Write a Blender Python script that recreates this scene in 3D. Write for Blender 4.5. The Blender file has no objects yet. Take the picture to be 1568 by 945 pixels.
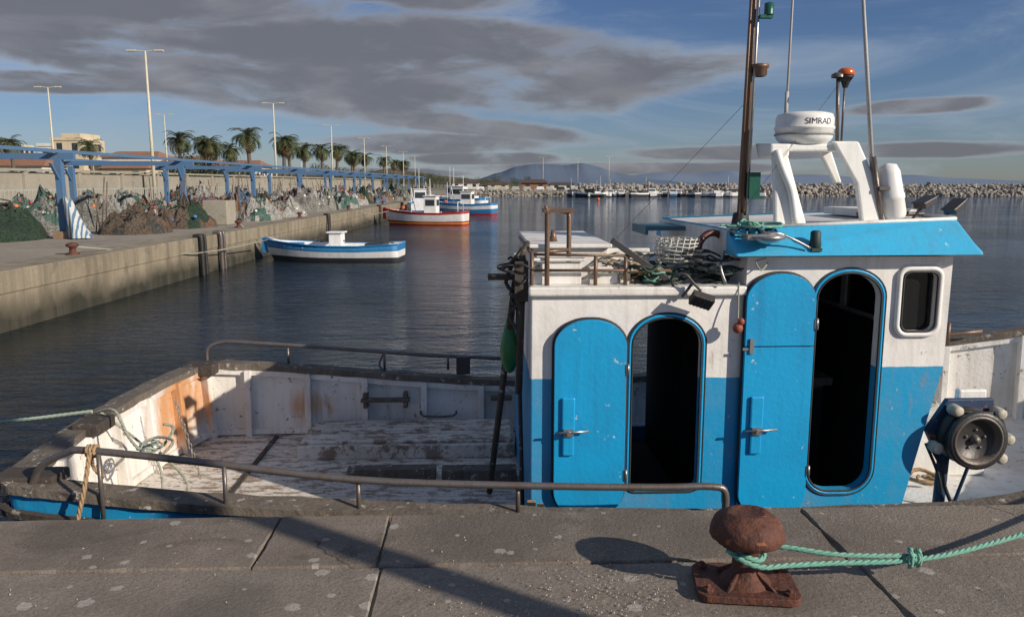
import bpy, bmesh, math, random
from mathutils import Vector, Matrix, noise
random.seed(7)
R=math.radians
scene=bpy.context.scene

# ------------------------------------------------------------------ materials
def nn(nt,t,**k):
    n=nt.nodes.new(t)
    for a,b in k.items(): setattr(n,a,b)
    return n
def newmat(name):
    m=bpy.data.materials.new(name); m.use_nodes=True
    nt=m.node_tree; b=nt.nodes['Principled BSDF']
    return m,nt,b
def c4(c): return (c[0],c[1],c[2],1)
def noise_fac(nt,scale,lo,hi,detail=5,stretch=None,rough=.6,dist=0.0):
    tc=nn(nt,'ShaderNodeTexCoord'); src=tc.outputs['Object']
    if stretch:
        mp=nn(nt,'ShaderNodeMapping'); mp.inputs['Scale'].default_value=stretch
        nt.links.new(src,mp.inputs['Vector']); src=mp.outputs[0]
    n=nn(nt,'ShaderNodeTexNoise'); n.inputs['Scale'].default_value=scale
    n.inputs['Detail'].default_value=min(detail,6); n.inputs['Roughness'].default_value=rough
    n.inputs['Distortion'].default_value=dist
    nt.links.new(src,n.inputs['Vector'])
    mr=nn(nt,'ShaderNodeMapRange'); mr.interpolation_type='SMOOTHSTEP'
    mr.inputs['From Min'].default_value=lo; mr.inputs['From Max'].default_value=hi
    nt.links.new(n.outputs['Fac'],mr.inputs['Value'])
    return mr.outputs[0],n.outputs['Fac']
def mix(nt,fac,a,b):
    m=nn(nt,'ShaderNodeMix',data_type='RGBA')
    if isinstance(fac,(int,float)): m.inputs[0].default_value=fac
    else: nt.links.new(fac,m.inputs[0])
    for s,v in ((6,a),(7,b)):
        if isinstance(v,tuple): m.inputs[s].default_value=c4(v)
        else: nt.links.new(v,m.inputs[s])
    return m.outputs[2]
def math2(nt,op,a,b=None,clamp=False):
    m=nn(nt,'ShaderNodeMath',operation=op); m.use_clamp=clamp
    for i,v in enumerate((a,b)):
        if v is None: continue
        if isinstance(v,(int,float)): m.inputs[i].default_value=v
        else: nt.links.new(v,m.inputs[i])
    return m.outputs[0]
def bump(nt,b,h,strength,dist=.01):
    bp=nn(nt,'ShaderNodeBump'); bp.inputs['Strength'].default_value=strength
    bp.inputs['Distance'].default_value=dist
    nt.links.new(h,bp.inputs['Height']); nt.links.new(bp.outputs[0],b.inputs['Normal'])
def posz(nt):
    g=nn(nt,'ShaderNodeNewGeometry'); s=nn(nt,'ShaderNodeSeparateXYZ')
    nt.links.new(g.outputs['Position'],s.inputs[0]); return s.outputs[2]
def near(nt,p,r):
    g=nn(nt,'ShaderNodeNewGeometry'); v=nn(nt,'ShaderNodeVectorMath',operation='DISTANCE'); nt.links.new(g.outputs['Position'],v.inputs[0]); v.inputs[1].default_value=p
    mr=nn(nt,'ShaderNodeMapRange'); mr.inputs['From Min'].default_value=r; mr.inputs['From Max'].default_value=0; nt.links.new(v.outputs['Value'],mr.inputs[0]); return mr.outputs[0]

def paint(name,col,dirt=(.2,.17,.13),dirt_amt=.5,dirt_scale=3,rust=0,rough=.5,chip=None,chip_amt=.66,metal=0,bs=.25,chipscale=14,split=None,rust_scale=2.2,spots=()):
    m,nt,b=newmat(name)
    if split:
        z=posz(nt); _,nf=noise_fac(nt,9,0,1,3)
        zz=math2(nt,'ADD',z,math2(nt,'MULTIPLY',nf,.012))
        f=math2(nt,'GREATER_THAN',zz,split[1]+.006)
        c=mix(nt,f,col,split[0])
    else: c=col
    f1,_=noise_fac(nt,dirt_scale,.38,.8,6)
    f1=math2(nt,'MULTIPLY',f1,dirt_amt)
    c=mix(nt,f1,c,dirt)
    f3,_=noise_fac(nt,dirt_scale*.7,.45,.75,4,(9,9,.6))
    c=mix(nt,math2(nt,'MULTIPLY',f3,dirt_amt*.7),c,tuple(x*.8 for x in dirt))
    if chip:
        f2,_=noise_fac(nt,chipscale,chip_amt,chip_amt+.03,6,rough=.7)
        c=mix(nt,f2,c,chip)
    if rust:
        f4,_=noise_fac(nt,rust_scale,.66-.12*rust,.78-.08*rust,5,(2.5,2.5,.55),dist=.4)
        c=mix(nt,math2(nt,'MULTIPLY',f4,.75),c,(.36,.15,.05))
    for p,r in spots:
        _,nf=noise_fac(nt,2.5,0,1,5,(3,3,.5),dist=.5)
        mr=nn(nt,'ShaderNodeMapRange',interpolation_type='SMOOTHSTEP'); mr.inputs['From Min'].default_value=.62; mr.inputs['From Max'].default_value=1.02; mr.inputs['To Max'].default_value=.85
        nt.links.new(math2(nt,'ADD',nf,math2(nt,'MULTIPLY',near(nt,p,r),.75)),mr.inputs[0])
        gate=math2(nt,'GREATER_THAN',near(nt,p,r),.01)
        c=mix(nt,math2(nt,'MULTIPLY',mr.outputs[0],gate),c,(.55,.23,.05))
    nt.links.new(c,b.inputs['Base Color'])
    b.inputs['Roughness'].default_value=rough; b.inputs['Metallic'].default_value=metal
    _,h=noise_fac(nt,35,0,1,5)
    bump(nt,b,h,bs,.01)
    return m

WHITE=paint('white_paint',(.80,.79,.76),(.42,.33,.24),.5,2.5,rust=.45,chip=(.3,.24,.18),chip_amt=.65)
WHITEC=paint('white_clean',(.84,.84,.82),(.5,.46,.4),.3,4,rough=.35,bs=.06)
INNER=paint('bulwark_white',(.80,.78,.75),(.44,.36,.28),.5,2.2,rust=.18,chip=(.28,.22,.17),chip_amt=.62,rough=.7,bs=.5,spots=(((-2.98,6.75,-.2),.62),((-1.9,7.35,-.35),.28)))
BLUE=paint('blue_paint',(.008,.34,.67),(.02,.20,.42),.5,2.2,chip=(.50,.58,.62),chip_amt=.655,rough=.38,bs=.25,rust=.12,chipscale=12)
BLUEHULL=paint('blue_hull',(.01,.30,.62),(.05,.16,.24),.5,3,chip=(.5,.5,.48),chip_amt=.66,rough=.45)
CAB1=paint('cabin_two_tone_a',(.008,.29,.58),(.26,.24,.22),.3,3,rust=.28,rough=.42,split=((.83,.81,.79),.54),chip=(.4,.33,.28),chip_amt=.655)
CAB2=paint('cabin_two_tone_b',(.008,.31,.60),(.26,.24,.22),.28,3,rust=.22,rough=.42,split=((.85,.83,.81),.60),chip=(.45,.4,.35),chip_amt=.655)
BAND=paint('blue_visor',(.035,.42,.72),(.1,.3,.45),.45,3,chip=(.6,.65,.66),chip_amt=.67,rough=.45)
RUST=paint('rusty_iron',(.12,.042,.026),(.035,.018,.015),.85,9,rough=.75,chip=(.27,.10,.045),chip_amt=.6,chipscale=20,bs=1.0)
PIPE=paint('weathered_pipe',(.17,.16,.155),(.15,.08,.05),.6,9,rough=.38,metal=.5,bs=.2)
PIPER=paint('rusty_pipe',(.17,.12,.09),(.22,.11,.06),.7,9,rough=.45,metal=.4,bs=.3)
WOODG=paint('grey_wood',(.16,.135,.11),(.06,.045,.035),.75,5,rough=.85,chip=(.42,.38,.33),chip_amt=.60,bs=.9)
WOODD=paint('dark_wood',(.07,.055,.045),(.03,.025,.02),.7,5,rough=.8,chip=(.3,.27,.24),chip_amt=.60,bs=.7)
BLACK=paint('black_rubber',(.018,.018,.02),(.06,.055,.05),.4,6,rough=.6,bs=.2)
DARKM=paint('dark_metal',(.06,.06,.065),(.1,.07,.05),.5,8,rough=.45,metal=.4)
STEEL=paint('stainless',(.42,.42,.42),(.2,.15,.1),.5,8,rough=.35,metal=.8,bs=.05)
INT=paint('interior_shade_dark',(.035,.032,.03),(.015,.015,.015),.5,3,rough=.8)  # near-black tone stands in for shade inside the cabin
GREEN=paint('green_plastic',(.01,.10,.07),(.02,.05,.04),.4,6,rough=.35)
GREENF=paint('green_float',(.02,.18,.06),(.02,.08,.04),.5,6,rough=.4)
ORANGE=paint('orange_plastic',(.60,.12,.02),(.3,.08,.03),.3,6,rough=.25)
REDB=paint('red_rubber',(.3,.07,.04),(.12,.04,.03),.6,6,rough=.6)
ROPEG=paint('teal_rope',(.14,.38,.30),(.28,.36,.3),.6,20,rough=.9,bs=.6)
ROPEW=paint('old_rope',(.36,.36,.3),(.17,.2,.15),.7,16,rough=.9,bs=.6)
ROPED=paint('dark_net',(.03,.06,.05),(.08,.08,.06),.6,16,rough=.9,bs=.6)
ROPEO=paint('orange_rope',(.4,.26,.14),(.2,.15,.1),.6,20,rough=.9,bs=.6)
CHAIN=paint('galvanised',(.35,.35,.33),(.2,.12,.07),.5,12,rough=.5,metal=.6)
def flat(name,c,rough=.6,dirt=None,amt=.4,scale=4): 
    return paint(name,c,dirt or tuple(x*.5 for x in c),amt,scale,rough=rough,bs=.15)
GLASSD=flat('dark_glass',(.012,.014,.016),.08)
YEL=flat('yellow_paint',(.7,.45,.05)); REDP=flat('red_paint',(.42,.025,.02)); HULLB=flat('hull_blue',(.02,.19,.44)); HULLK=flat('hull_dark',(.03,.035,.045)); HULLW=flat('hull_white',(.78,.78,.78),.4)
BLUEPOST=paint('blue_steel',(.07,.17,.33),(.13,.17,.22),.6,2,rough=.6,chip=(.25,.15,.1),chip_amt=.62)
LAMPM=flat('lamp_pole_paint',(.60,.56,.44),.5)
CREAM=flat('cream_render',(.62,.53,.38),.9,scale=.4); WHITEB=flat('white_render',(.72,.7,.66),.9,scale=.4)
TERRA=flat('terracotta',(.30,.15,.09),.9,scale=1); BRROOF=flat('brown_roof',(.10,.06,.05),.9,scale=1); BWIN=flat('window_dark',(.04,.05,.06),.2)
TRUNK=flat('palm_trunk',(.13,.1,.075),.9)
FROND=paint('palm_frond',(.055,.08,.03),(.12,.10,.04),.6,1.2,rough=.6)
FRONDD=paint('palm_dry',(.18,.12,.06),(.1,.08,.04),.6,1.2,rough=.8)
LEAF=paint('tree_leaf',(.045,.065,.032),(.09,.09,.05),.6,.3,rough=.7)

def deckmat():
    m,nt,b=newmat('peeling_deck')
    f,_=noise_fac(nt,5,.49,.56,6,(1,2.2,1),rough=.78)
    f2,_=noise_fac(nt,1.2,.35,.7,4)
    ff=math2(nt,'ADD',math2(nt,'MULTIPLY',f,.70),math2(nt,'MULTIPLY',f2,.25),True)
    c=mix(nt,ff,(.76,.71,.64),(.20,.13,.085))
    g,_=noise_fac(nt,24,.5,.72,6); c=mix(nt,math2(nt,'MULTIPLY',g,.55),c,(.16,.12,.09))
    tc=nn(nt,'ShaderNodeTexCoord'); sp=nn(nt,'ShaderNodeSeparateXYZ'); nt.links.new(tc.outputs['Object'],sp.inputs[0])
    fr=math2(nt,'FRACT',math2(nt,'MULTIPLY',sp.outputs[1],6.5)); ln=math2(nt,'LESS_THAN',fr,.04)
    c=mix(nt,math2(nt,'MULTIPLY',ln,.6),c,(.05,.04,.03))
    nt.links.new(c,b.inputs['Base Color']); b.inputs['Roughness'].default_value=.85
    bump(nt,b,math2(nt,'ADD',f,ln),-.5,.01)
    return m
DECK=deckmat()

def concrete(name,base,dark,light,scale=1,wet=None,specks=True,bs=.5,stains_and_shade=()):
    m,nt,b=newmat(name)
    f,_=noise_fac(nt,.9*scale,.3,.75,5,dist=.6); c=mix(nt,f,base,dark)
    f,_=noise_fac(nt,6*scale,.45,.75,6,rough=.7); c=mix(nt,math2(nt,'MULTIPLY',f,.6),c,light)
    f,_=noise_fac(nt,75*scale,.42,.66,4,rough=.75); c=mix(nt,math2(nt,'MULTIPLY',f,.5),c,tuple(x*.5 for x in dark))
    f,_=noise_fac(nt,1.7*scale,.56,.66,6,dist=1.0); c=mix(nt,math2(nt,'MULTIPLY',f,.45),c,tuple(x*.5 for x in dark))
    if specks:
        tc=nn(nt,'ShaderNodeTexCoord')
        for p,r in stains_and_shade:
            _,nf=noise_fac(nt,3.5,0,1,6,dist=.6)
            mr=nn(nt,'ShaderNodeMapRange',interpolation_type='SMOOTHSTEP'); mr.inputs['From Min'].default_value=.6; mr.inputs['From Max'].default_value=1.1; mr.inputs['To Max'].default_value=.5
            nt.links.new(math2(nt,'ADD',nf,math2(nt,'MULTIPLY',near(nt,p,r),.9)),mr.inputs[0])
            c=mix(nt,math2(nt,'MULTIPLY',mr.outputs[0],math2(nt,'GREATER_THAN',near(nt,p,r),.005)),c,tuple(x*.45 for x in dark))
        for sc,lo,hi,gate in((3.6,.08,.14,.66),(8,.08,.17,.80)):
            v=nn(nt,'ShaderNodeTexVoronoi'); v.inputs['Scale'].default_value=sc; v.voronoi_dimensions='2D'
            _,nf=noise_fac(nt,45,0,1,3)
            nt.links.new(tc.outputs['Object'],v.inputs['Vector'])
            d=math2(nt,'ADD',v.outputs['Distance'],math2(nt,'MULTIPLY',math2(nt,'SUBTRACT',nf,.5),.16))
            sep=nn(nt,'ShaderNodeSeparateColor'); nt.links.new(v.outputs['Color'],sep.inputs[0])
            th=math2(nt,'MULTIPLY',math2(nt,'GREATER_THAN',sep.outputs[0],gate),math2(nt,'ADD',lo*.7,math2(nt,'MULTIPLY',sep.outputs[1],(hi-lo))))
            s=math2(nt,'LESS_THAN',d,th)
            c=mix(nt,math2(nt,'MULTIPLY',s,.42),c,(.60,.56,.52))
        v2=nn(nt,'ShaderNodeTexVoronoi'); v2.inputs['Scale'].default_value=75; nt.links.new(tc.outputs['Object'],v2.inputs['Vector'])
        f2,_=noise_fac(nt,1.6,.42,.7,3)
        s2=math2(nt,'MULTIPLY',math2(nt,'LESS_THAN',v2.outputs['Distance'],.28),f2)
        c=mix(nt,math2(nt,'MULTIPLY',s2,.38),c,(.5,.46,.41))
        v3=nn(nt,'ShaderNodeTexVoronoi',feature='DISTANCE_TO_EDGE'); v3.inputs['Scale'].default_value=.37
        _,w=noise_fac(nt,5,0,1,6)
        tc3=nn(nt,'ShaderNodeVectorMath',operation='ADD'); nt.links.new(tc.outputs['Object'],tc3.inputs[0])
        cx=nn(nt,'ShaderNodeCombineXYZ'); nt.links.new(math2(nt,'MULTIPLY',w,.6),cx.inputs[0]); nt.links.new(math2(nt,'MULTIPLY',w,-.5),cx.inputs[1])
        nt.links.new(cx.outputs[0],tc3.inputs[1]); nt.links.new(tc3.outputs[0],v3.inputs['Vector'])
        g_,_=noise_fac(nt,1.1,.46,.56,3)
        cr=math2(nt,'MULTIPLY',math2(nt,'LESS_THAN',v3.outputs['Distance'],.0020),g_); c=mix(nt,math2(nt,'MULTIPLY',cr,.75),c,tuple(x*.2 for x in dark))
    if wet:
        z=posz(nt); _,nf=noise_fac(nt,.8,0,1,5)
        zz=math2(nt,'ADD',z,math2(nt,'MULTIPLY',math2(nt,'SUBTRACT',nf,.5),.7))
        mr=nn(nt,'ShaderNodeMapRange'); mr.inputs['From Min'].default_value=wet-.25; mr.inputs['From Max'].default_value=wet+.25
        nt.links.new(zz,mr.inputs[0]); c=mix(nt,mr.outputs[0],(.03,.03,.02),c)
        fs,_=noise_fac(nt,.6,.4,.7,5,(4,4,.3)); c=mix(nt,math2(nt,'MULTIPLY',fs,.6),c,(.1,.085,.065))
    nt.links.new(c,b.inputs['Base Color']); b.inputs['Roughness'].default_value=.9
    _,h1=noise_fac(nt,45*scale,0,1,6,rough=.75); bump(nt,b,h1,bs,.014)
    return m
QUAY=concrete('quay_concrete',(.275,.235,.198),(.205,.172,.145),(.35,.305,.262),bs=.8,stains_and_shade=(((-1.2,3.0,0),.35),((1.1,3.2,0),.45)))  # spot near the bollard is shade painted into the concrete colour
COPE=concrete('coping_concrete',(.265,.222,.185),(.175,.142,.118),(.33,.288,.248),bs=.8,stains_and_shade=(((-.1,3.75,0),.7),((.7,3.8,0),.6),((-2.2,3.7,0),.35)))
WHARFM=concrete('wharf_concrete',(.34,.30,.245),(.25,.22,.185),(.4,.36,.3),.4,specks=False)
WFACE=concrete('wharf_wall_face',(.34,.29,.21),(.24,.20,.145),(.40,.35,.27),.5,wet=-.75,specks=False)
WALLM=concrete('wall_concrete',(.38,.35,.29),(.28,.26,.21),(.45,.41,.34),.35,specks=False)
ROCK=concrete('rock',(.36,.33,.29),(.24,.22,.2),(.44,.41,.37),.15,specks=False)
SAND=concrete('land_soil',(.26,.22,.16),(.17,.16,.10),(.32,.27,.2),.02,specks=False)

# ------------------------------------------------------------------ mesh builder
class MB:
    def __init__(s,T=None): s.v=[];s.f=[];s.m=[];s.sm=[];s.T=T
    def add(s,vs,fs,mi=0,smooth=False):
        o=len(s.v); s.v+= [tuple(v) for v in vs]
        for f in fs: s.f.append([i+o for i in f]); s.m.append(mi); s.sm.append(smooth)
    def box(s,lo,hi,mi=0,M=None):
        x0,y0,z0=lo;x1,y1,z1=hi
        vs=[Vector(p) for p in((x0,y0,z0),(x1,y0,z0),(x1,y1,z0),(x0,y1,z0),(x0,y0,z1),(x1,y0,z1),(x1,y1,z1),(x0,y1,z1))]
        if M: vs=[M@v for v in vs]
        s.add(vs,[(0,3,2,1),(4,5,6,7),(0,1,5,4),(1,2,6,5),(2,3,7,6),(3,0,4,7)],mi)
    def cyl(s,p0,p1,r0,r1=None,n=14,mi=0,smooth=True):
        r1=r0 if r1 is None else r1
        s.tube([p0,p1],[r0,r1],n,mi,sub=0)
    def tube(s,pts,r,n=8,mi=0,closed=False,sub=4,cap=True):
        pts=[Vector(p) for p in pts]
        if not isinstance(r,(list,tuple)): rr=[r]*len(pts)
        else: rr=list(r)
        if sub and len(pts)>2:
            P=[];Q=[];N=len(pts); rng=range(N if closed else N-1)
            for i in rng:
                g=lambda k:(pts[k%N] if closed else pts[max(0,min(N-1,k))])
                a,b_,c,d=g(i-1),g(i),g(i+1),g(i+2)
                for j in range(sub):
                    t=j/sub
                    P.append(.5*((2*b_)+(c-a)*t+(2*a-5*b_+4*c-d)*t*t+(3*b_-a-3*c+d)*t**3))
                    Q.append(rr[i%N]*(1-t)+rr[(i+1)%N]*t)
            if not closed: P.append(pts[-1]);Q.append(rr[-1])
            pts,rr=P,Q
        N=len(pts); vs=[]; up=None
        for i in range(N):
            if closed: d=pts[(i+1)%N]-pts[i-1]
            else: d=pts[min(N-1,i+1)]-pts[max(0,i-1)]
            if d.length<1e-9: d=Vector((0,0,1))
            d.normalize()
            if up is None:
                up=Vector((0,0,1)) if abs(d.z)<.9 else Vector((0,1,0))
            a=d.cross(up)
            if a.length<1e-4: a=d.cross(Vector((1,0.2,0)))
            a.normalize(); up=a.cross(d).normalized(); 
            for k in range(n):
                t=2*math.pi*k/n
                vs.append(pts[i]+(a*math.cos(t)+up*math.sin(t))*rr[i])
        fs=[]
        for i in range(N if closed else N-1):
            j=(i+1)%N
            for k in range(n): fs.append((i*n+k,i*n+(k+1)%n,j*n+(k+1)%n,j*n+k))
        s.add(vs,fs,mi,True)
        if cap and not closed:
            s.add(vs[:n],[list(range(n))[::-1]],mi); s.add(vs[-n:],[list(range(n))],mi)
    def lathe(s,prof,c,n=24,mi=0,M=None,smooth=True):
        vs=[];c=Vector(c)
        for r,z in prof:
            for k in range(n):
                t=2*math.pi*k/n; p=Vector((r*math.cos(t),r*math.sin(t),z))
                if M: p=M@p
                vs.append(c+p)
        fs=[(i*n+k,i*n+(k+1)%n,(i+1)*n+(k+1)%n,(i+1)*n+k) for i in range(len(prof)-1) for k in range(n)]
        s.add(vs,fs,mi,smooth)
    def ball(s,c,r,mi=0,n=12,sc=(1,1,1)):
        s.lathe([(max(.0001,r*math.sin(math.pi*i/8)),-r*math.cos(math.pi*i/8)) for i in range(9)],c,n,mi,Matrix.Diagonal(Vector(sc)))
    def extr(s,outline,y0,y1,mi=0,holes=(),mi_side=None):
        bm=bmesh.new(); es=[]
        for loop in [outline]+list(holes):
            vv=[bm.verts.new((x,y0,z)) for x,z in loop]
            for i in range(len(vv)): es.append(bm.edges.new((vv[i],vv[(i+1)%len(vv)])))
        bmesh.ops.triangle_fill(bm,use_beauty=True,use_dissolve=False,edges=es)
        bm.verts.index_update()
        vs=[v.co.copy() for v in bm.verts]; fs=[[v.index for v in f.verts] for f in bm.faces]
        bm.free()
        s.add(vs,fs,mi); s.add([(v.x,y1,v.z) for v in vs],[f[::-1] for f in fs],mi)
        for loop in [outline]+list(holes):
            n=len(loop); vv=[(x,y0,z) for x,z in loop]+[(x,y1,z) for x,z in loop]
            s.add(vv,[(i,(i+1)%n,n+(i+1)%n,n+i) for i in range(n)],mi if mi_side is None else mi_side)
    def obj(s,name,parent,mats,bevel=0,smooth_all=False):
        me=bpy.data.meshes.new(name)
        vs=[s.T(v) for v in s.v] if s.T else s.v
        me.from_pydata(vs,[],s.f)
        if not isinstance(mats,(list,tuple)): mats=[mats]
        for m in mats: me.materials.append(m)
        me.polygons.foreach_set('material_index',s.m)
        me.polygons.foreach_set('use_smooth',[bool(a) or smooth_all for a in s.sm])
        me.update()
        bm=bmesh.new(); bm.from_mesh(me); bmesh.ops.remove_doubles(bm,verts=bm.verts,dist=1e-5)
        bmesh.ops.recalc_face_normals(bm,faces=bm.faces); bm.to_mesh(me); bm.free()
        o=bpy.data.objects.new(name,me); scene.collection.objects.link(o)
        if parent:
            o.parent=parent; o.matrix_parent_inverse=Matrix.Translation(parent.location).inverted()
        if bevel:
            b=o.modifiers.new('bevel','BEVEL'); b.width=bevel; b.segments=2; b.limit_method='ANGLE'; b.angle_limit=R(40)
        return o
def root(name,loc=(0,0,0)):
    e=bpy.data.objects.new(name,None); e.location=loc; e.empty_display_size=.3; scene.collection.objects.link(e); return e
TH=R(2.25); PV=4.65
def T(v):
    x,y,z=v; y-=PV
    return (x*math.cos(TH)-y*math.sin(TH), PV+x*math.sin(TH)+y*math.cos(TH), z)

# ------------------------------------------------------------------ camera, light, sky
cam=bpy.data.cameras.new('camera'); co=bpy.data.objects.new('camera',cam); scene.collection.objects.link(co)
co.location=(0,0,1.7); co.rotation_euler=(R(90-8.92),0,0); cam.lens=28.0; cam.sensor_width=36; cam.clip_end=60000; cam.clip_start=.05
scene.camera=co
scene.view_settings.view_transform='Standard'; scene.view_settings.look='None'; scene.view_settings.exposure=0
to_sun=Vector((.757,-.498,.423)).normalized()
sl=bpy.data.lights.new('sun','SUN'); sl.energy=4.9; sl.angle=R(.5); sl.color=(1,.89,.74)
so=bpy.data.objects.new('sun',sl); scene.collection.objects.link(so)
so.rotation_euler=to_sun.to_track_quat('Z','Y').to_euler(); so.location=(30,-20,20)

w=bpy.data.worlds.new('World'); scene.world=w; w.use_nodes=True; nt=w.node_tree; nt.nodes.clear()
out=nn(nt,'ShaderNodeOutputWorld'); sky=nn(nt,'ShaderNodeTexSky',sky_type='NISHITA'); sky.sun_disc=False
sky.sun_elevation=R(25); sky.sun_rotation=math.atan2(to_sun.x,to_sun.y); sky.dust_density=.2; sky.ozone_density=3.0; sky.air_density=1.0
tint=nn(nt,'ShaderNodeMix',data_type='RGBA',blend_type='MULTIPLY'); tint.inputs[0].default_value=1; nt.links.new(sky.outputs[0],tint.inputs[6]); tint.inputs[7].default_value=(.76,.86,1.14,1)
bg=nn(nt,'ShaderNodeBackground'); bg.inputs[1].default_value=.058; nt.links.new(tint.outputs[2],bg.inputs[0])
tc=nn(nt,'ShaderNodeTexCoord'); sp=nn(nt,'ShaderNodeSeparateXYZ'); nt.links.new(tc.outputs['Generated'],sp.inputs[0])
X,Y,Z=sp.outputs
az=math2(nt,'ARCTAN2',X,Y); el=math2(nt,'ARCSINE',Z)
cv=nn(nt,'ShaderNodeCombineXYZ'); nt.links.new(az,cv.inputs[0]); nt.links.new(math2(nt,'MULTIPLY',el,3.2),cv.inputs[1])
def wn(scale,detail,dist,off,rough=.55,rot=0):
    n=nn(nt,'ShaderNodeTexNoise'); n.inputs['Scale'].default_value=scale; n.inputs['Detail'].default_value=detail; n.inputs['Distortion'].default_value=dist; n.inputs['Roughness'].default_value=rough
    mp=nn(nt,'ShaderNodeMapping'); mp.inputs['Location'].default_value=off; mp.inputs['Rotation'].default_value=(0,0,rot); nt.links.new(cv.outputs[0],mp.inputs[0]); nt.links.new(mp.outputs[0],n.inputs['Vector']); return n.outputs['Fac']
n1=wn(4.5,6,.4,(3.1,1.7,0)); n2=wn(13,6,.5,(7,2,0),.6); n3=wn(1.8,7,1.6,(1,9,0),.64,.5); n4=wn(7,6,.6,(2,5,0),.55)
def ell(a0,e0,ra,re,tilt=0):
    da=math2(nt,'SUBTRACT',az,a0); de=math2(nt,'SUBTRACT',math2(nt,'SUBTRACT',el,e0),math2(nt,'MULTIPLY',da,tilt))
    a=math2(nt,'POWER',math2(nt,'ABSOLUTE',math2(nt,'DIVIDE',da,ra)),2); b=math2(nt,'POWER',math2(nt,'ABSOLUTE',math2(nt,'DIVIDE',de,re)),2)
    return math2(nt,'SUBTRACT',1,math2(nt,'ADD',a,b))
els=[ell(-.12,.140,.36,.050,-.03),ell(-.05,.155,.22,.035,-.02),ell(-.64,.205,.42,.055,.0),ell(-.33,.118,.30,.034,-.15),ell(-.10,.048,.15,.014),ell(-.03,.030,.1,.009),ell(-.55,.105,.2,.012,.02),ell(.46,.083,.08,.009,.03),ell(.36,.036,.24,.009),ell(-.30,.24,.30,.02,-.1),ell(.22,.035,.08,.008),ell(.13,.018,.22,.008),ell(-.14,.080,.24,.014,-.12),ell(-.22,.012,.2,.007)]
m=els[0]
for e in els[1:]: m=math2(nt,'MAXIMUM',m,e)
m=math2(nt,'MINIMUM',math2(nt,'MAXIMUM',m,-.85),.45)
high=nn(nt,'ShaderNodeMapRange'); high.inputs['From Min'].default_value=.35; high.inputs['From Max'].default_value=.6; nt.links.new(el,high.inputs[0])
m=math2(nt,'ADD',m,math2(nt,'MULTIPLY',high.outputs[0],.6))
dens=math2(nt,'ADD',math2(nt,'MULTIPLY',m,1.0),math2(nt,'ADD',math2(nt,'MULTIPLY',math2(nt,'SUBTRACT',n1,.5),2.4),math2(nt,'MULTIPLY',math2(nt,'SUBTRACT',n2,.5),1.2)))
mr=nn(nt,'ShaderNodeMapRange',interpolation_type='SMOOTHSTEP'); mr.inputs['From Min'].default_value=-.55; mr.inputs['From Max'].default_value=.40; nt.links.new(dens,mr.inputs[0])
wis=nn(nt,'ShaderNodeMapRange',interpolation_type='SMOOTHSTEP'); wis.inputs['From Min'].default_value=.42; wis.inputs['From Max'].default_value=.72; wis.inputs['To Max'].default_value=.6; nt.links.new(n3,wis.inputs[0])
core=nn(nt,'ShaderNodeMapRange',interpolation_type='SMOOTHSTEP'); core.inputs['From Min'].default_value=-.45; core.inputs['From Max'].default_value=.55; nt.links.new(dens,core.inputs[0])
cc=mix(nt,core.outputs[0],(.40,.44,.50),(.158,.163,.187))
lit=nn(nt,'ShaderNodeMapRange',interpolation_type='SMOOTHSTEP'); lit.inputs['From Min'].default_value=.42; lit.inputs['From Max'].default_value=.72; lit.inputs['To Max'].default_value=.6; nt.links.new(n4,lit.inputs[0])
cc=mix(nt,lit.outputs[0],cc,(.28,.275,.295))
bgc=nn(nt,'ShaderNodeBackground'); nt.links.new(cc,bgc.inputs[0])
bgw=nn(nt,'ShaderNodeBackground'); bgw.inputs[0].default_value=(.36,.43,.52,1)
ms0=nn(nt,'ShaderNodeMixShader'); nt.links.new(wis.outputs[0],ms0.inputs[0]); nt.links.new(bg.outputs[0],ms0.inputs[1]); nt.links.new(bgw.outputs[0],ms0.inputs[2])
ms=nn(nt,'ShaderNodeMixShader'); nt.links.new(math2(nt,'MULTIPLY',mr.outputs[0],.93),ms.inputs[0]); nt.links.new(ms0.outputs[0],ms.inputs[1]); nt.links.new(bgc.outputs[0],ms.inputs[2])
nt.links.new(ms.outputs[0],out.inputs[0])

# ------------------------------------------------------------------ water
wm,nt,b=newmat('harbour_water')
b.inputs['Base Color'].default_value=(.004,.012,.018,1); b.inputs['Roughness'].default_value=.05; b.inputs['IOR'].default_value=1.30
_,a1=noise_fac(nt,.8,0,1,3,(.7,1.5,1),dist=.6)
_,a2=noise_fac(nt,3.2,0,1,4,(.6,1.5,1),dist=.5)
_,a4=noise_fac(nt,12,0,1,3,(.7,1.3,1),dist=.3)
_,a3=noise_fac(nt,.10,0,1,3)
h=math2(nt,'ADD',math2(nt,'ADD',math2(nt,'MULTIPLY',a1,.11),math2(nt,'MULTIPLY',a2,.095)),math2(nt,'MULTIPLY',a4,.018))
calm=nn(nt,'ShaderNodeMapRange'); calm.inputs['From Min'].default_value=.38; calm.inputs['From Max'].default_value=.62; calm.inputs['To Min'].default_value=.4; nt.links.new(a3,calm.inputs[0])
h=math2(nt,'MULTIPLY',h,calm.outputs[0])
bump(nt,b,h,.85,1.0)
mb=MB(); mb.add([(-30000,-200,-1.2),(30000,-200,-1.2),(30000,45000,-1.2),(-30000,45000,-1.2)],[(0,1,2,3)]); mb.obj('water',None,wm)

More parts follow.
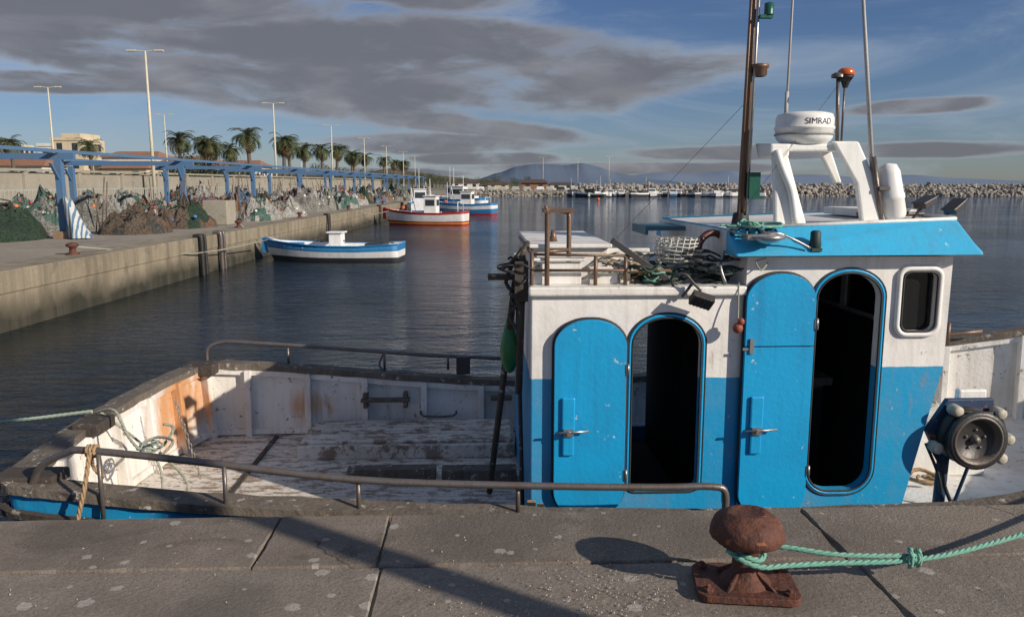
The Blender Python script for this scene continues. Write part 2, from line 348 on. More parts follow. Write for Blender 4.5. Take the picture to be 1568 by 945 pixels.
# ------------------------------------------------------------------ near quay
q=root('quay',(0,2,0)); E=3.955
mb=MB(T)
mb.box((-10.2,-40,-3),(40,E-.06,-.02),0); mb.obj('quay_body',q,WFACE)
def slab(mb,x0,x1,y0,y1,z0,z1,step=.06,jit=.009):
    P=[]
    def seg(a,b_):
        L=math.hypot(b_[0]-a[0],b_[1]-a[1]); n=max(1,min(70,int(L/step)))
        for k in range(n): P.append((a[0]+(b_[0]-a[0])*k/n,a[1]+(b_[1]-a[1])*k/n))
    seg((x0,y0),(x1,y0));seg((x1,y0),(x1,y1));seg((x1,y1),(x0,y1));seg((x0,y1),(x0,y0))
    cx,cy=(x0+x1)/2,(y0+y1)/2; n=len(P); A=[];B=[];C=[]
    for x,y in P:
        j=abs(noise.noise(Vector((x*13,y*13,1.3))))*jit*1.8+max(0,noise.noise(Vector((x*3,y*3,7)))-.2)*.05
        sx=1 if x<cx else -1; sy=1 if y<cy else -1
        ex=sx*(j+.005) if min(abs(x-x0),abs(x-x1))<1e-6 else 0; ey=sy*(j+.005) if min(abs(y-y0),abs(y-y1))<1e-6 else 0
        A.append((x,y,z0)); B.append((x+ex*.3,y+ey*.3,z1-.010-j*.6)); C.append((x+ex,y+ey,z1))
    mb.add(A+B+C,[(i,(i+1)%n,n+(i+1)%n,n+i) for i in range(n)]+[(n+i,n+(i+1)%n,2*n+(i+1)%n,2*n+i) for i in range(n)]+[list(range(2*n,3*n))])
mb=MB(T)
xs=[-10.2,-9.3,-7.15,-5.0,-2.82,-1.22,-.66,1.5,3.66,5.8,8,12,20,40]
for i in range(len(xs)-1): slab(mb,xs[i]+.002,xs[i+1]-.002,E-.56,E,-.35,random.uniform(-.002,.004))
mb.obj('coping_slabs',q,COPE)
mb=MB(T); xs=[x for x in xs if x!=-1.22]
ys=[-40,-20,-10,-5,-2,.4,E-.568]
for j in range(len(ys)-1):
    for i in range(len(xs)-1): slab(mb,xs[i]+.022,xs[i+1]+.018,ys[j]+.003,ys[j+1]-.003,-.2,random.uniform(-.006,-.001))
mb.obj('paving_slabs',q,QUAY)
rnd=random.Random(77); mb=MB()
for k in range(700):
    if k<560: x=rnd.gauss(.45,.35); y=rnd.gauss(3.02,.2)
    else: x=rnd.uniform(-3,3.2); y=rnd.uniform(2.6,3.9)
    if math.hypot(x-.99,y-3.17)<.26: continue
    s=rnd.uniform(.0015,.005); a=rnd.random()*6
    vs=[(x+s*math.cos(a+t)*rnd.uniform(.7,1.3),y+s*math.sin(a+t)*rnd.uniform(.7,1.3),.0005) for t in(0,1.5,3,4.6)]
    mb.add(vs+[(x,y,.004+s*.7)],[(0,1,4),(1,2,4),(2,3,4),(3,0,4)])
mb.obj('quay_grit',q,flat('grit',(.42,.38,.33),.9))

# ------------------------------------------------------------------ bollard
bo=root('mooring_bollard',(.99,3.17,0))
bx,by=.99,3.17
mb=MB()
Mz=Matrix.Rotation(R(-6),4,'Z')
def rr(wd,dp,r,n=5):
    o=[]
    for sx,sy,a0 in((1,1,0),(-1,1,90),(-1,-1,180),(1,-1,270)):
        for k in range(n+1):
            a=R(a0+90*k/n); o.append((sx*(wd/2-r)+r*math.cos(a),sy*(dp/2-r)+r*math.sin(a)))
    return o
o=rr(.42,.30,.05); vs=[Mz@Vector((x,y,0.002)) for x,y in o]+[Mz@Vector((x,y,.032)) for x,y in o]; n=len(o)
mb.add([(v.x+bx,v.y+by,v.z) for v in vs],[list(range(n,2*n)),list(range(n))[::-1]]+[(i,(i+1)%n,n+(i+1)%n,n+i) for i in range(n)])
prof=[(.105,.032),(.098,.045),(.078,.06),(.062,.085),(.056,.12),(.056,.17),(.065,.195),(.105,.208),(.140,.222),(.153,.243),(.155,.262),(.147,.290),(.128,.312),(.100,.328),(.085,.337),(.07,.342),(.055,.336),(.0005,.334)]
mb.lathe(prof,(bx,by,0),48)
for k in range(4):
    a=R(45+90*k); c,s_=math.cos(a),math.sin(a); px,py=-s_*.007,c*.007
    mb.add([(bx+c*.05+px,by+s_*.05+py,.03),(bx+c*.15+px,by+s_*.15+py,.03),(bx+c*.05+px,by+s_*.05+py,.10),(bx+c*.05-px,by+s_*.05-py,.03),(bx+c*.15-px,by+s_*.15-py,.03),(bx+c*.05-px,by+s_*.05-py,.10)],[(0,1,2),(5,4,3),(1,4,5,2),(0,3,4,1)])
for sx,sy in((-.165,-.105),(.165,-.105),(-.165,.105),(.165,.105)):
    p=Mz@Vector((sx,sy,0)); mb.lathe([(.024,.032),(.024,.046),(.013,.047),(.013,.058),(.0005,.059)],(p.x+bx,p.y+by,0),6,smooth=False)
for v_i,v in enumerate(mb.v):
    d=noise.noise(Vector(v)*16)*.008+noise.noise(Vector(v)*45)*.004
    if v[2]>.04: mb.v[v_i]=(v[0]+d,v[1]-d,v[2]+d*.7)
o_=mb.obj('bollard_body',bo,RUST,bevel=.003)

def rope(mb,pts,rad,mi=0,pitch=9,closed=False,strands=3,sub=6):
    pts=[Vector(p) for p in pts]; P=[];N=len(pts)
    for i in range(N if closed else N-1):
        g=lambda k:(pts[k%N] if closed else pts[max(0,min(N-1,k))])
        a,b_,c,d=g(i-1),g(i),g(i+1),g(i+2)
        L=(c-b_).length; ns=max(2,int(L/(rad*1.4)))
        for j in range(ns):
            t=j/ns; P.append(.5*((2*b_)+(c-a)*t+(2*a-5*b_+4*c-d)*t*t+(3*b_-a-3*c+d)*t**3))
    if not closed: P.append(pts[-1])
    for s_ in range(strands):
        Q=[];L=0
        for i,p in enumerate(P):
            d=(P[min(len(P)-1,i+1)]-P[max(0,i-1)])
            if d.length<1e-9: d=Vector((1,0,0))
            d.normalize(); a=d.cross(Vector((0,0,1)))
            if a.length<.01: a=Vector((1,0,0))
            a.normalize(); u=a.cross(d)
            if i: L+=(p-P[i-1]).length
            an=2*math.pi*(L/(rad*pitch)+s_/strands)
            Q.append(p+(a*math.cos(an)+u*math.sin(an))*rad*.52)
        mb.tube(Q,rad*.56,6,mi,closed=closed,sub=0)
mr_=root('mooring_rope',(1.7,3.2,.1)); mb=MB()
loop=[(bx+.072*math.cos(t),by+.072*math.sin(t),.165+.012*math.sin(2*t)) for t in [2*math.pi*k/12 for k in range(12)]]
rope(mb,loop,.0125,closed=True)
rope(mb,[(bx-.09,by-.04,.19),(bx-.04,by-.09,.165),(bx+.04,by-.095,.14),(bx+.15,by-.065,.132),(1.35,3.15,.12),(1.72,3.21,.105),(2.1,3.33,.115),(2.9,3.62,.19),(4.2,4.1,.36),(5.0,4.66,.5)],.0115)
rope(mb,[(bx+.02,by+.08,.165),(bx+.2,by+.04,.16),(1.4,3.19,.138),(1.72,3.22,.118)],.0115)
rope(mb,[(1.70,3.19,.085),(1.745,3.24,.10),(1.72,3.24,.14),(1.70,3.18,.13)],.0125,closed=True)
rope(mb,[(1.74,3.20,.085),(1.77,3.25,.11),(1.75,3.23,.14),(1.735,3.18,.125)],.0115,closed=True)
mb.obj('rope_strands',mr_,ROPEG)

lp=root('quay_lamp_post',(5.2,-.37,0)); mb=MB()
mb.tube([(5.2,-.37,0),(5.2,-.37,3),(5.2,-.37,5.6)],[.11,.095,.08],14,sub=0); mb.box((5.0,-.57,0),(5.4,-.17,.04))
mb.tube([(5.2,-.37,5.4),(5.2,-.2,5.65),(5.2,.4,5.7)],.03,8); mb.ball((5.2,.5,5.66),.16,sc=(.7,1.4,.4)); mb.obj('post',lp,LAMPM)

# ------------------------------------------------------------------ MAIN FISHING BOAT
fb=root('fishing_boat',(0,5.8,-1.2))
path=[(6.9,5.9,.9),(6,5.15,.65),(5,4.7,.4),(4,4.42,.08),(3,4.3,-.16),(2,4.26,-.2),(1,4.25,-.2),(0,4.26,-.17),(-.9,4.28,-.13),(-1.8,4.31,-.08),(-2.4,4.35,-.03),(-2.72,4.38,.0),(-2.9,4.46,.015),
(-2.97,4.9,.02),(-3.03,5.5,.02),(-3.02,6.1,.03),(-2.95,6.7,.04),(-2.84,7.2,.05),(-2.72,7.36,.05),
(-2.45,7.40,.04),(-1.8,7.42,-.01),(-.9,7.43,-.09),(0,7.43,-.15),(1,7.42,-.14),(2,7.38,-.05),(3,7.2,.12),(4,6.95,.3),(5,6.7,.5),(6,6.4,.7)]
def catm(P,closed,sub):
    P=[Vector(p) for p in P];o=[];N=len(P)
    for i in range(N if closed else N-1):
        g=lambda k:(P[k%N] if closed else P[max(0,min(N-1,k))])
        a,b_,c,d=g(i-1),g(i),g(i+1),g(i+2)
        for j in range(sub):
            t=j/sub; o.append(.5*((2*b_)+(c-a)*t+(2*a-5*b_+4*c-d)*t*t+(3*b_-a-3*c+d)*t**3))
    if not closed:o.append(P[-1])
    return o
PP=catm(path,True,5); NP=len(PP)
cen=Vector((1.5,5.83,0))
def inward(i):
    d=PP[(i+1)%NP]-PP[i-1]; n_=Vector((-d.y,d.x,0))
    n_=Vector((d.y,-d.x,0)) if n_.dot(cen-PP[i])<0 else n_
    return n_.normalized()
INW=[inward(i) for i in range(NP)]
def sweep(mb,prof,mi=0,rel=True,smooth=True,idx=None,closedprof=False,jit=0):
    m=len(prof); vs=[]
    for i in range(NP):
        for o,z,ab in prof:
            oo=o+(jit*noise.noise(Vector((i*.9,o*50,z*40))) if jit else 0)
            p=PP[i]+INW[i]*oo; vs.append((p.x,p.y,(z if ab else PP[i].z+z)+(jit*.5*noise.noise(Vector((i*.7,o*30,5))) if jit else 0)))
    fs=[]
    for i in range(NP):
        j=(i+1)%NP
        for k in range(m if closedprof else m-1):
            k2=(k+1)%m; fs.append((i*m+k,j*m+k,j*m+k2,i*m+k2))
    mb.add(vs,fs,mi,smooth)
mb=MB(T); sweep(mb,[(.0,-.02,0),(.015,-.2,0),(.04,-.6,1),(.12,-.95,1),(.45,-1.35,1)]); mb.obj('hull_outer',fb,BLUEHULL)
mb=MB(T); sweep(mb,[(.075,-.02,0),(.095,-.2,0),(.12,-.66,1)]); mb.obj('bulwark_inner',fb,INNER)
mb=MB(T); sweep(mb,[(-.03,-.035,0),(-.03,.018,0),(.14,.022,0),(.14,-.035,0)],closedprof=True,smooth=False,jit=.018); mb.obj('gunwale_cap',fb,WOODG,bevel=.006)
mb=MB(T); sweep(mb,[(-.04,-.17,0),(-.045,-.13,0),(0.0,-.13,0),(.0,-.17,0)],closedprof=True,smooth=False); mb.obj('rubbing_strake',fb,WOODD)
mb=MB(T); mb.add([(p.x,p.y,-.62) for p in [PP[i]+INW[i]*.1 for i in range(NP)]],[list(range(NP))]); mb.obj('deck',fb,DECK)
mb=MB(T); mb.box((2.35,4.42,-.6),(6.0,7.0,-.36)); mb.obj('fore_deck',fb,INNER)
mb=MB(T)
L=0;last=-1
for i in range(NP):
    p=PP[i]; 
    if i: L+=(PP[i]-PP[i-1]).length
    if p.x>5.5: continue
    if L-last>.44:
        last=L; n_=INW[i]; t_=Vector((n_.y,-n_.x,0)); c=p+n_*.08
        a=[c-t_*.028,c+t_*.028,c+t_*.028+n_*.085,c-t_*.028+n_*.085]
        mb.add([(v.x,v.y,-.63) for v in [x+n_*.04 for x in a]]+[(v.x,v.y,p.z-.036) for v in a],[(4,5,6,7),(0,1,5,4),(1,2,6,5),(2,3,7,6),(3,0,4,7)])
mb.obj('frames',fb,INNER,bevel=.006)
mb=MB(T)
sweep(mb,[(.06,-.035,0),(.13,-.035,0),(.13,-.085,0),(.06,-.085,0)],closedprof=True,smooth=False); mb.obj('stringer',fb,INNER)
mb=MB(T); sweep(mb,[(.08,-.56,1),(.15,-.56,1),(.16,-.61,1),(.08,-.61,1)],closedprof=True,smooth=False); mb.obj('waterway',fb,INNER)
mb=MB(T); mb.box((-1.75,6.55,-.62),(.1,7.22,-.50)); mb.box((-1.7,6.6,-.5),(.08,6.88,-.475)); mb.box((-1.7,6.9,-.5),(.08,7.2,-.47)); mb.obj('raised_hatch',fb,DECK,bevel=.01)
mb=MB(T); mb.box((-1.25,6.05,-.618),(-.55,6.17,-.53)); mb.box((-.5,5.98,-.618),(.09,6.12,-.52)); mb.box((-1.3,7.18,-.30),(-.85,7.26,-.27)); mb.box((-1.28,7.20,-.36),(-1.24,7.30,-.22)); mb.box((-.91,7.20,-.36),(-.87,7.30,-.22))
mb.tube([(-.75,7.24,-.40),(-.72,7.2,-.44),(-.45,7.2,-.44),(-.42,7.24,-.40)],.012,6,sub=2); mb.box((-.1,7.2,-.3),(.1,7.3,-.27)); mb.obj('timber_beams',fb,WOODG,bevel=.008)
mb=MB(T); mb.box((-2.1,4.45,-.618),(-2.06,7.2,-.604)); mb.box((-1.78,5.0,-.618),(-1.2,5.25,-.58)); mb.obj('deck_battens',fb,WOODD,bevel=.004)
mb=MB(T); mb.box((-2.98,4.42,-.02),(-2.62,4.62,.05)); mb.box((-2.98,5.35,-.01),(-2.8,5.62,.075)); mb.box((-2.88,7.1,-.02),(-2.6,7.34,.08)); mb.obj('corner_blocks',fb,WOODD,bevel=.012)
mb=MB(T); mb.box((.09,4.56,-.6),(.14,4.6,-.2)); mb.box((.15,4.55,-.6),(.19,4.6,-.22)); mb.obj('door_post_timber',fb,ROPEO)
mb=MB(T)
mb.tube([(-2.74,4.42,.0),(-2.66,4.40,.13),(-2.5,4.37,.215),(-2.37,4.35,.232),(-1.8,4.33,.17),(-.9,4.30,.06),(0,4.28,.02),(.8,4.27,.0),(1.12,4.27,.0),(1.2,4.27,-.04),(1.2,4.27,-.2)],.021,12)
for x,z in((-2.3,.225),(-1.62,.145),(-.88,.055),(0.02,.02)): mb.cyl((x,4.31,z),(x,4.31,-.15),.013,n=8)
mb.obj('near_rail',fb,PIPE)
mb=MB(T)
mb.tube([(-2.74,7.38,.05),(-2.73,7.38,.18),(-2.62,7.4,.235),(-2.4,7.4,.235),(-1.6,7.42,.17),(-.8,7.43,.10),(.1,7.43,.05)],.018,10)
for x in(-2.0,-1.1,-.5): mb.cyl((x,7.42,-.05),(x,7.42,.17+(-x-1.6)*.07),.012,n=8)
mb.tube([(-1.1,7.42,.13),(-1.15,7.42,.0),(-1.08,7.42,-.07)],.01,6)
mb.obj('far_rail',fb,PIPE)
mb=MB(T); mb.box((-.42,7.34,-.08),(-.29,7.44,.09)); mb.obj('rail_box',fb,DARKM,bevel=.01)
# --- cabin
def arch(x0,x1,z0,z1,rt,rb,n=9):
    o=[]; w2=(x1-x0)/2
    def corner(cx,cz,rx,rz,a0):
        for k in range(n+1):
            a=R(a0+90*k/n); o.append((cx+rx*math.cos(a),cz+rz*math.sin(a)))
    corner(x1-min(rt,w2)*.999,z1-rt*.8,min(rt,w2)*.999,rt*.8,0); corner(x0+min(rt,w2)*.999,z1-rt*.8,min(rt,w2)*.999,rt*.8,90)
    corner(x0+min(rb,w2)*.999,z0+rb,min(rb,w2)*.999,rb,180); corner(x1-min(rb,w2)*.999,z0+rb,min(rb,w2)*.999,rb,270)
    return o
W=4.65
op1=arch(.725,1.135,-.15,.905,.2,.04); op2=arch(1.825,2.21,-.18,1.17,.19,.14); win=arch(2.335,2.545,.82,1.18,.05,.05)
mb=MB(T); mb.extr([(.115,-.62),(1.388,-.62),(1.388,1.066),(.115,1.066)],W,W+.05,0,[op1]); 
mb.box((.115,W+.05,-.62),(.165,6.9,1.066)); 
mb.box((.165,6.85,-.62),(1.04,6.9,1.066)); mb.box((1.04,6.85,.95),(1.30,6.9,1.066)); mb.box((1.04,6.85,-.62),(1.30,6.9,-.45)); mb.box((1.30,6.85,-.62),(1.388,6.9,1.066))
mb.obj('aft_cabin_walls',fb,CAB1,bevel=.006)
mb=MB(T); mb.extr([(1.392,-.62),(2.38,-.62),(2.44,-.28),(2.63,.6),(2.635,1.27),(1.392,1.27)],W-.012,W+.05,0,[op2,win])
mb.box((1.392,W+.05,1.03),(1.43,6.6,1.27)); 
mb.box((1.392,6.55,-.62),(2.02,6.6,1.27)); mb.box((2.02,6.55,-.62),(2.16,6.6,.95)); mb.box((2.02,6.55,1.12),(2.16,6.6,1.27)); mb.box((2.16,6.55,-.62),(2.6,6.6,1.27))
vs=[];prof=[(2.38,-.62),(2.44,-.28),(2.63,.6)]
for y in(W+.05,6.6):
    for x,z in prof: vs+= [(x-.05,y,z),(x,y,z)]
n=6
mb.add(vs,[(0,1,3,2),(2,3,5,4),(6,8,9,7),(8,10,11,9),(1,7,9,3),(3,9,11,5),(0,2,8,6),(2,4,10,8)])
mb.box((2.58,W+.05,.6),(2.632,6.6,.78)); mb.box((2.58,W+.05,1.15),(2.632,6.6,1.27)); 
for y in(W+.05,5.3,5.9,6.52): mb.box((2.58,y,.78),(2.632,y+.07,1.15))
mb.obj('wheelhouse_walls',fb,CAB2,bevel=.006)
mb=MB(T); mb.box((2.60,W+.12,.78),(2.61,6.52,1.15)); mb.obj('fore_window_blockers',fb,GLASSD)  # opaque dark panes added in the unseen windshield to cut light
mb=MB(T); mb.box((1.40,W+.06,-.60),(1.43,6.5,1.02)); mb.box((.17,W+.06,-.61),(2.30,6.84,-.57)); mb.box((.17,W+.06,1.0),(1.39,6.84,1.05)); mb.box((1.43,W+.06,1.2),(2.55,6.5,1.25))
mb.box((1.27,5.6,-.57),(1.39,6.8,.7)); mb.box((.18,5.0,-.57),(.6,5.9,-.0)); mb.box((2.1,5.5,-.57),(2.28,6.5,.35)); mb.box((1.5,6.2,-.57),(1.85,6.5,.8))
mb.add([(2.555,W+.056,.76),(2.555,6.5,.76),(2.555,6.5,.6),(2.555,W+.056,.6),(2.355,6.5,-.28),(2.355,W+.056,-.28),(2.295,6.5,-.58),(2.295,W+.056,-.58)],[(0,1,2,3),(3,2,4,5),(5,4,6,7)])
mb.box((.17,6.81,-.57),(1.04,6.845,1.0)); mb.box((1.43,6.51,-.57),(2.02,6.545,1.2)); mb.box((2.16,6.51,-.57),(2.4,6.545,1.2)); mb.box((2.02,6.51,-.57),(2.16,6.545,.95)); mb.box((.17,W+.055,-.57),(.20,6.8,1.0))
mb.obj('interior_shade_lining',fb,INT)  # dark sheets added over floor and walls to deepen the shade inside
mb=MB(T)
ww=[(2.12,5.55+.16*math.cos(t),.75+.16*math.sin(t)) for t in [math.pi*k/8 for k in range(16)]]
mb.tube(ww,.013,8,closed=True,sub=0)
for k in range(4): a=math.pi*k/4; mb.cyl((2.12,5.55-.15*math.cos(a),.75-.15*math.sin(a)),(2.12,5.55+.15*math.cos(a),.75+.15*math.sin(a)),.008,n=6)
mb.box((2.0,5.7,.5),(2.2,5.95,.68)); mb.box((1.9,5.1,.35),(2.1,5.2,.38)); mb.cyl((2.0,5.15,-.57),(2.0,5.15,.35),.03,n=8); mb.box((1.86,5.05,.38),(2.14,5.3,.43)); mb.obj('steering_wheel',fb,WOODD)
mb=MB(T); mb.box((2.34,W+.02,.825),(2.54,W+.026,1.175)); mb.obj('window_glass',fb,GLASSD)
mb=MB(T); mb.tube([(x,W-.02,z) for x,z in arch(2.315,2.565,.80,1.2,.06,.06,5)],.018,8,closed=True,sub=0); mb.obj('window_frame',fb,WHITEC)
mb=MB(T); mb.tube([(x,W-.03,z) for x,z in arch(2.335,2.545,.82,1.18,.05,.05,5)],.008,6,closed=True,sub=0); mb.obj('window_gasket',fb,BLACK)
for nm,a,wy in(('aft_doorway_frame',(.725,1.135,-.15,.905,.2,.04),W),('wheelhouse_doorway_frame',(1.825,2.21,-.18,1.17,.19,.14),W-.012)):
    g=lambda d:arch(a[0]-d,a[1]+d,a[2]-d,a[3]+d,a[4]+d,a[5]+d)
    mb=MB(T); mb.tube([(x,wy-.003,z) for x,z in g(.018)],.010,8,closed=True,sub=0); mb.obj(nm,fb,BLUE)
    mb=MB(T); mb.tube([(x,wy-.004,z) for x,z in g(.032)],.006,6,closed=True,sub=0); mb.tube([(x,wy-.008,z) for x,z in g(.004)],.007,6,closed=True,sub=0); mb.obj(nm+'_gasket',fb,BLACK)
def door(name,x0,x1,z0,z1,yw,split=None,rt=.2,rb=.15):
    y0=yw-.05;y1=yw-.02
    if split:
        o=arch(x0,x1,z0,z1,rt,rb); up=[p for p in o if p[1]>split]; dn=[p for p in o if p[1]<=split]
        mb=MB(T); mb.extr(up+[(x0,split+.004),(x1,split+.004)],y0,y1); mb.extr([(x1,split-.004),(x0,split-.004)]+dn,y0,y1)
    else: mb=MB(T); mb.extr(arch(x0,x1,z0,z1,rt,rb),y0,y1)
    mb.obj(name,fb,BLUE,bevel=.008)
    mb=MB(T); mb.tube([(x,y1+.006,z) for x,z in arch(x0-.003,x1+.003,z0-.003,z1+.003,rt,rb)],.010,6,closed=True,sub=0); mb.obj(name+'_gasket',fb,BLACK)
    xm=x0+.085; zc=.25
    mb=MB(T); mb.box((xm-.04,y0-.02,zc-.02),(xm+.04,y0-.002,zc+.19)); mb.box((xm-.035,y0-.02,zc-.17),(xm+.035,y0-.002,zc-.04)); mb.obj(name+'_latch_plates',fb,BLUE,bevel=.01)
    mb=MB(T); mb.box((xm-.03,y0-.035,zc-.045),(xm+.03,y0-.001,zc+.0)); mb.cyl((xm-.08,y0-.035,zc-.02),(xm+.12,y0-.04,zc-.01),.007,n=8); mb.cyl((xm,y0-.055,zc-.02),(xm,y0-.02,zc-.02),.013,n=8)
    for z in(z0+.25,z1-.3): mb.box((x1-.004,y0-.004,z-.03),(x1+.02,y0+.01,z+.03)); mb.cyl((x1+.010,y0-.004,z-.035),(x1+.010,y0-.004,z+.035),.007,n=8)
    if split: mb.box((xm-.06,y0-.012,split-.04),(xm-.035,y0-.002,split+.05)); mb.box((x0-.015,y0-.006,split-.02),(x0+.03,y0-.001,split-.005))
    mb.obj(name+'_hardware',fb,STEEL)
door('aft_cabin_door',.25,.68,-.30,.905,W)
door('wheelhouse_door',1.385,1.80,-.285,1.175,W-.012,.74,.2,.1)
mb=MB(T); mb.box((.10,W-.03,1.066),(1.391,6.95,1.10)); mb.box((.095,W-.04,1.045),(1.391,W-.001,1.10)); mb.obj('aft_cabin_roof',fb,WHITE,bevel=.012)
mb=MB(T)
mb.box((.14,5.0,1.10),(.62,5.04,1.30)); mb.box((.14,5.04,1.10),(.18,6.3,1.30)); mb.box((.58,5.04,1.10),(.62,6.3,1.30)); mb.box((.12,4.96,1.30),(.64,6.35,1.325)); 
mb.box((.13,4.735,1.10),(.42,4.765,1.235)); mb.box((.46,4.735,1.10),(.64,4.765,1.205)); mb.box((.66,5.3,1.1),(.95,5.34,1.27)); mb.box((.66,4.75,1.10),(.72,4.8,1.24))
mb.box((.12,4.71,1.242),(.44,4.79,1.262)); mb.obj('roof_coaming',fb,WHITE,bevel=.006)
mb=MB(T)
mb.tube([(.21,4.70,1.1),(.21,4.70,1.53),(.215,4.70,1.55),(.35,4.85,1.525),(.355,4.85,1.5),(.355,4.85,1.1)],.015,10,sub=2)
mb.box((.19,4.685,1.53),(.37,4.87,1.552)); mb.cyl((.21,4.70,1.3),(.355,4.85,1.3),.012,n=8); mb.cyl((.12,4.70,1.19),(.95,4.70,1.185),.009,n=8); mb.cyl((.12,4.70,1.3),(.12,4.70,1.05),.012,n=8)
mb.cyl((.50,4.70,1.1),(.50,4.70,1.28),.012,n=8); mb.cyl((.68,4.70,1.1),(.68,4.70,1.27),.012,n=8); mb.cyl((.12,4.70,1.285),(.7,4.70,1.275),.009,n=8); mb.cyl((.12,4.8,1.285),(.12,6.2,1.285),.01,n=8)
mb.cyl((.29,5.2,1.32),(.29,5.2,1.40),.03,.012,n=10)
mb.obj('pipe_gallows',fb,PIPER)
mb=MB(T)
mb.cyl((.07,4.75,1.32),(.05,4.85,.4),.022,n=8); mb.cyl((.03,4.9,1.1),(-.13,5.6,-.55),.022,n=10); mb.box((-.14,4.8,1.12),(.04,4.9,1.15)); mb.box((.02,4.72,1.0),(.10,4.8,1.24)); mb.cyl((-.02,4.8,1.2),(.1,4.7,1.36),.012,n=6)
mb.cyl((.05,5.0,.95),(.09,5.1,-.5),.014,n=8)
mb.tube([(.03,4.8,1.25),(-.03,4.84,1.1),(.06,4.78,1.0),(-.01,4.85,.9),(.05,4.8,.8)],.012,6)
mb.obj('aft_gear_poles',fb,WOODD)
mb=MB(T); mb.lathe([(.001,-.02),(.03,.0),(.06,.08),(.06,.16),(.03,.3),(.012,.36),(.001,.37)],(.0,5.05,.50),14); mb.obj('green_float',fb,GREENF)
mb=MB(T); mb.box((-.24,-.015,-.018),(.24,.015,.018),M=Matrix.Translation((.79,4.7,1.23))@Matrix.Rotation(R(35),4,'Y')); mb.cyl((1.0,4.6,1.04),(1.05,4.58,1.12),.01,n=6)
M2=Matrix.Translation((1.10,4.54,1.03))@Matrix.Rotation(R(18),4,'Y')@Matrix.Rotation(R(-50),4,'X'); mb.box((-.065,-.04,-.025),(.065,.04,.025),M=M2)
for k in range(6): mb.box((-.06+k*.022,-.046,-.029),(-.052+k*.022,.04,-.025),M=M2)
mb.tube([(.95,4.62,1.1),(.93,4.58,1.16),(1.0,4.56,1.18),(1.06,4.56,1.12),(1.1,4.56,1.08)],.009,6)
mb.obj('work_lights',fb,DARKM,bevel=.004)
mb=MB(T)
cx,cy,cz=1.04,4.88,1.25
for k in range(7):
    z=cz+.13*(k/6)-.02; r=.15-.02*abs(k-3)/3
    mb.tube([(cx+r*math.cos(t)+random.uniform(-.006,.006),cy+r*.8*math.sin(t),z+random.uniform(-.006,.006)) for t in [2*math.pi*j/14 for j in range(14)]],.005,5,closed=True,sub=0)
for j in range(22):
    t=2*math.pi*j/22; mb.cyl((cx+.13*math.cos(t),cy+.11*math.sin(t),cz-.02),(cx+.14*math.cos(t+.2),cy+.11*math.sin(t+.2),cz+.12),.004,n=5)
for j in range(8): mb.cyl((cx-.13+.037*j,cy-.09,cz+.12),(cx-.13+.037*j,cy+.1,cz+.12),.004,n=5)
mb.obj('wire_basket',fb,paint('pale_wire',(.6,.6,.56),(.3,.25,.2),.4,12))
def tangle(name,c,ext,n,r,mat,seed):
    rnd=random.Random(seed); mb=MB(T)
    for k in range(n):
        p0=Vector((rnd.uniform(-1,1)*ext[0],rnd.uniform(-1,1)*ext[1],rnd.random()*ext[2])); pts=[]
        a=rnd.random()*6; rad=rnd.uniform(.04,.12)
        for j in range(7):
            a+=rnd.uniform(.5,1.2); q_=p0+Vector((math.cos(a)*rad,math.sin(a)*rad,rnd.uniform(-.02,.02)))
            q_.z=max(.01,q_.z); pts.append(Vector(c)+q_)
        mb.tube(pts,r*rnd.uniform(.7,1.2),5,sub=3)
    mb.obj(name,fb,mat)
tangle('net_heap',(1.05,4.9,1.10),(.28,.2,.10),26,.007,ROPED,1)
tangle('rope_coil_grey',(.9,5.1,1.10),(.38,.35,.16),40,.007,ROPEW,2)
tangle('rope_coil_tan',(.78,4.85,1.11),(.14,.1,.1),20,.006,ROPEO,3)
tangle('rope_coil_teal',(.95,4.78,1.11),(.2,.08,.08),7,.006,ROPEG,4)
tangle('cable_heap',(1.2,4.75,1.10),(.12,.1,.2),12,.006,BLACK,5)
tangle('aft_cables',(.05,4.78,.95),(.05,.05,.3),8,.007,BLACK,9)
mb=MB(T); mb.tube([(1.24+.10*math.cos(t),4.85+.03*math.cos(t),1.28+.12*math.sin(t)) for t in [-.5+k*.45 for k in range(9)]],.022,10); mb.obj('exhaust_hose',fb,paint('brown_hose',(.12,.035,.025),(.04,.02,.02),.6,8))
mb=MB(T)
L_=[(1.29,W-.13,1.285),(2.74,W-.13,1.29),(2.88,W+.1,1.29),(2.88,6.5,1.29),(1.25,6.5,1.285)]
U_=[(1.285,W+.07,1.435),(2.68,W+.07,1.49),(2.75,W+.25,1.49),(2.75,6.3,1.49),(1.25,6.3,1.435)]
n=5; mb.add(L_+U_,[(i,(i+1)%n,n+(i+1)%n,n+i) for i in range(n)]); mb.obj('roof_visor',fb,BAND,bevel=.01)
mb=MB(T); mb.add([(x,y,z-.012) for x,y,z in U_]+[(x,y,z-.16) for x,y,z in U_],[(0,1,2,3,4),(9,8,7,6,5)]+[(i,(i+1)%n,n+(i+1)%n,n+i) for i in range(n)])
mb.add([(x,y,z+.002) for x,y,z in L_],[(4,3,2,1,0)])
mb.tube([U_[0],U_[1],U_[2],U_[3]],.012,8,sub=0)
mb.box((2.38,5.2,1.478),(2.7,5.9,1.53)); mb.obj('wheelhouse_roof',fb,WHITE)
mb=MB(T); mb.box((.98,5.6,1.37),(1.3,6.1,1.40)); mb.box((.98,5.6,1.34),(1.0,6.1,1.37)); mb.obj('roof_extension',fb,paint('dull_teal',(.05,.16,.2),(.1,.1,.1),.6,5),bevel=.01)
mb=MB(T)
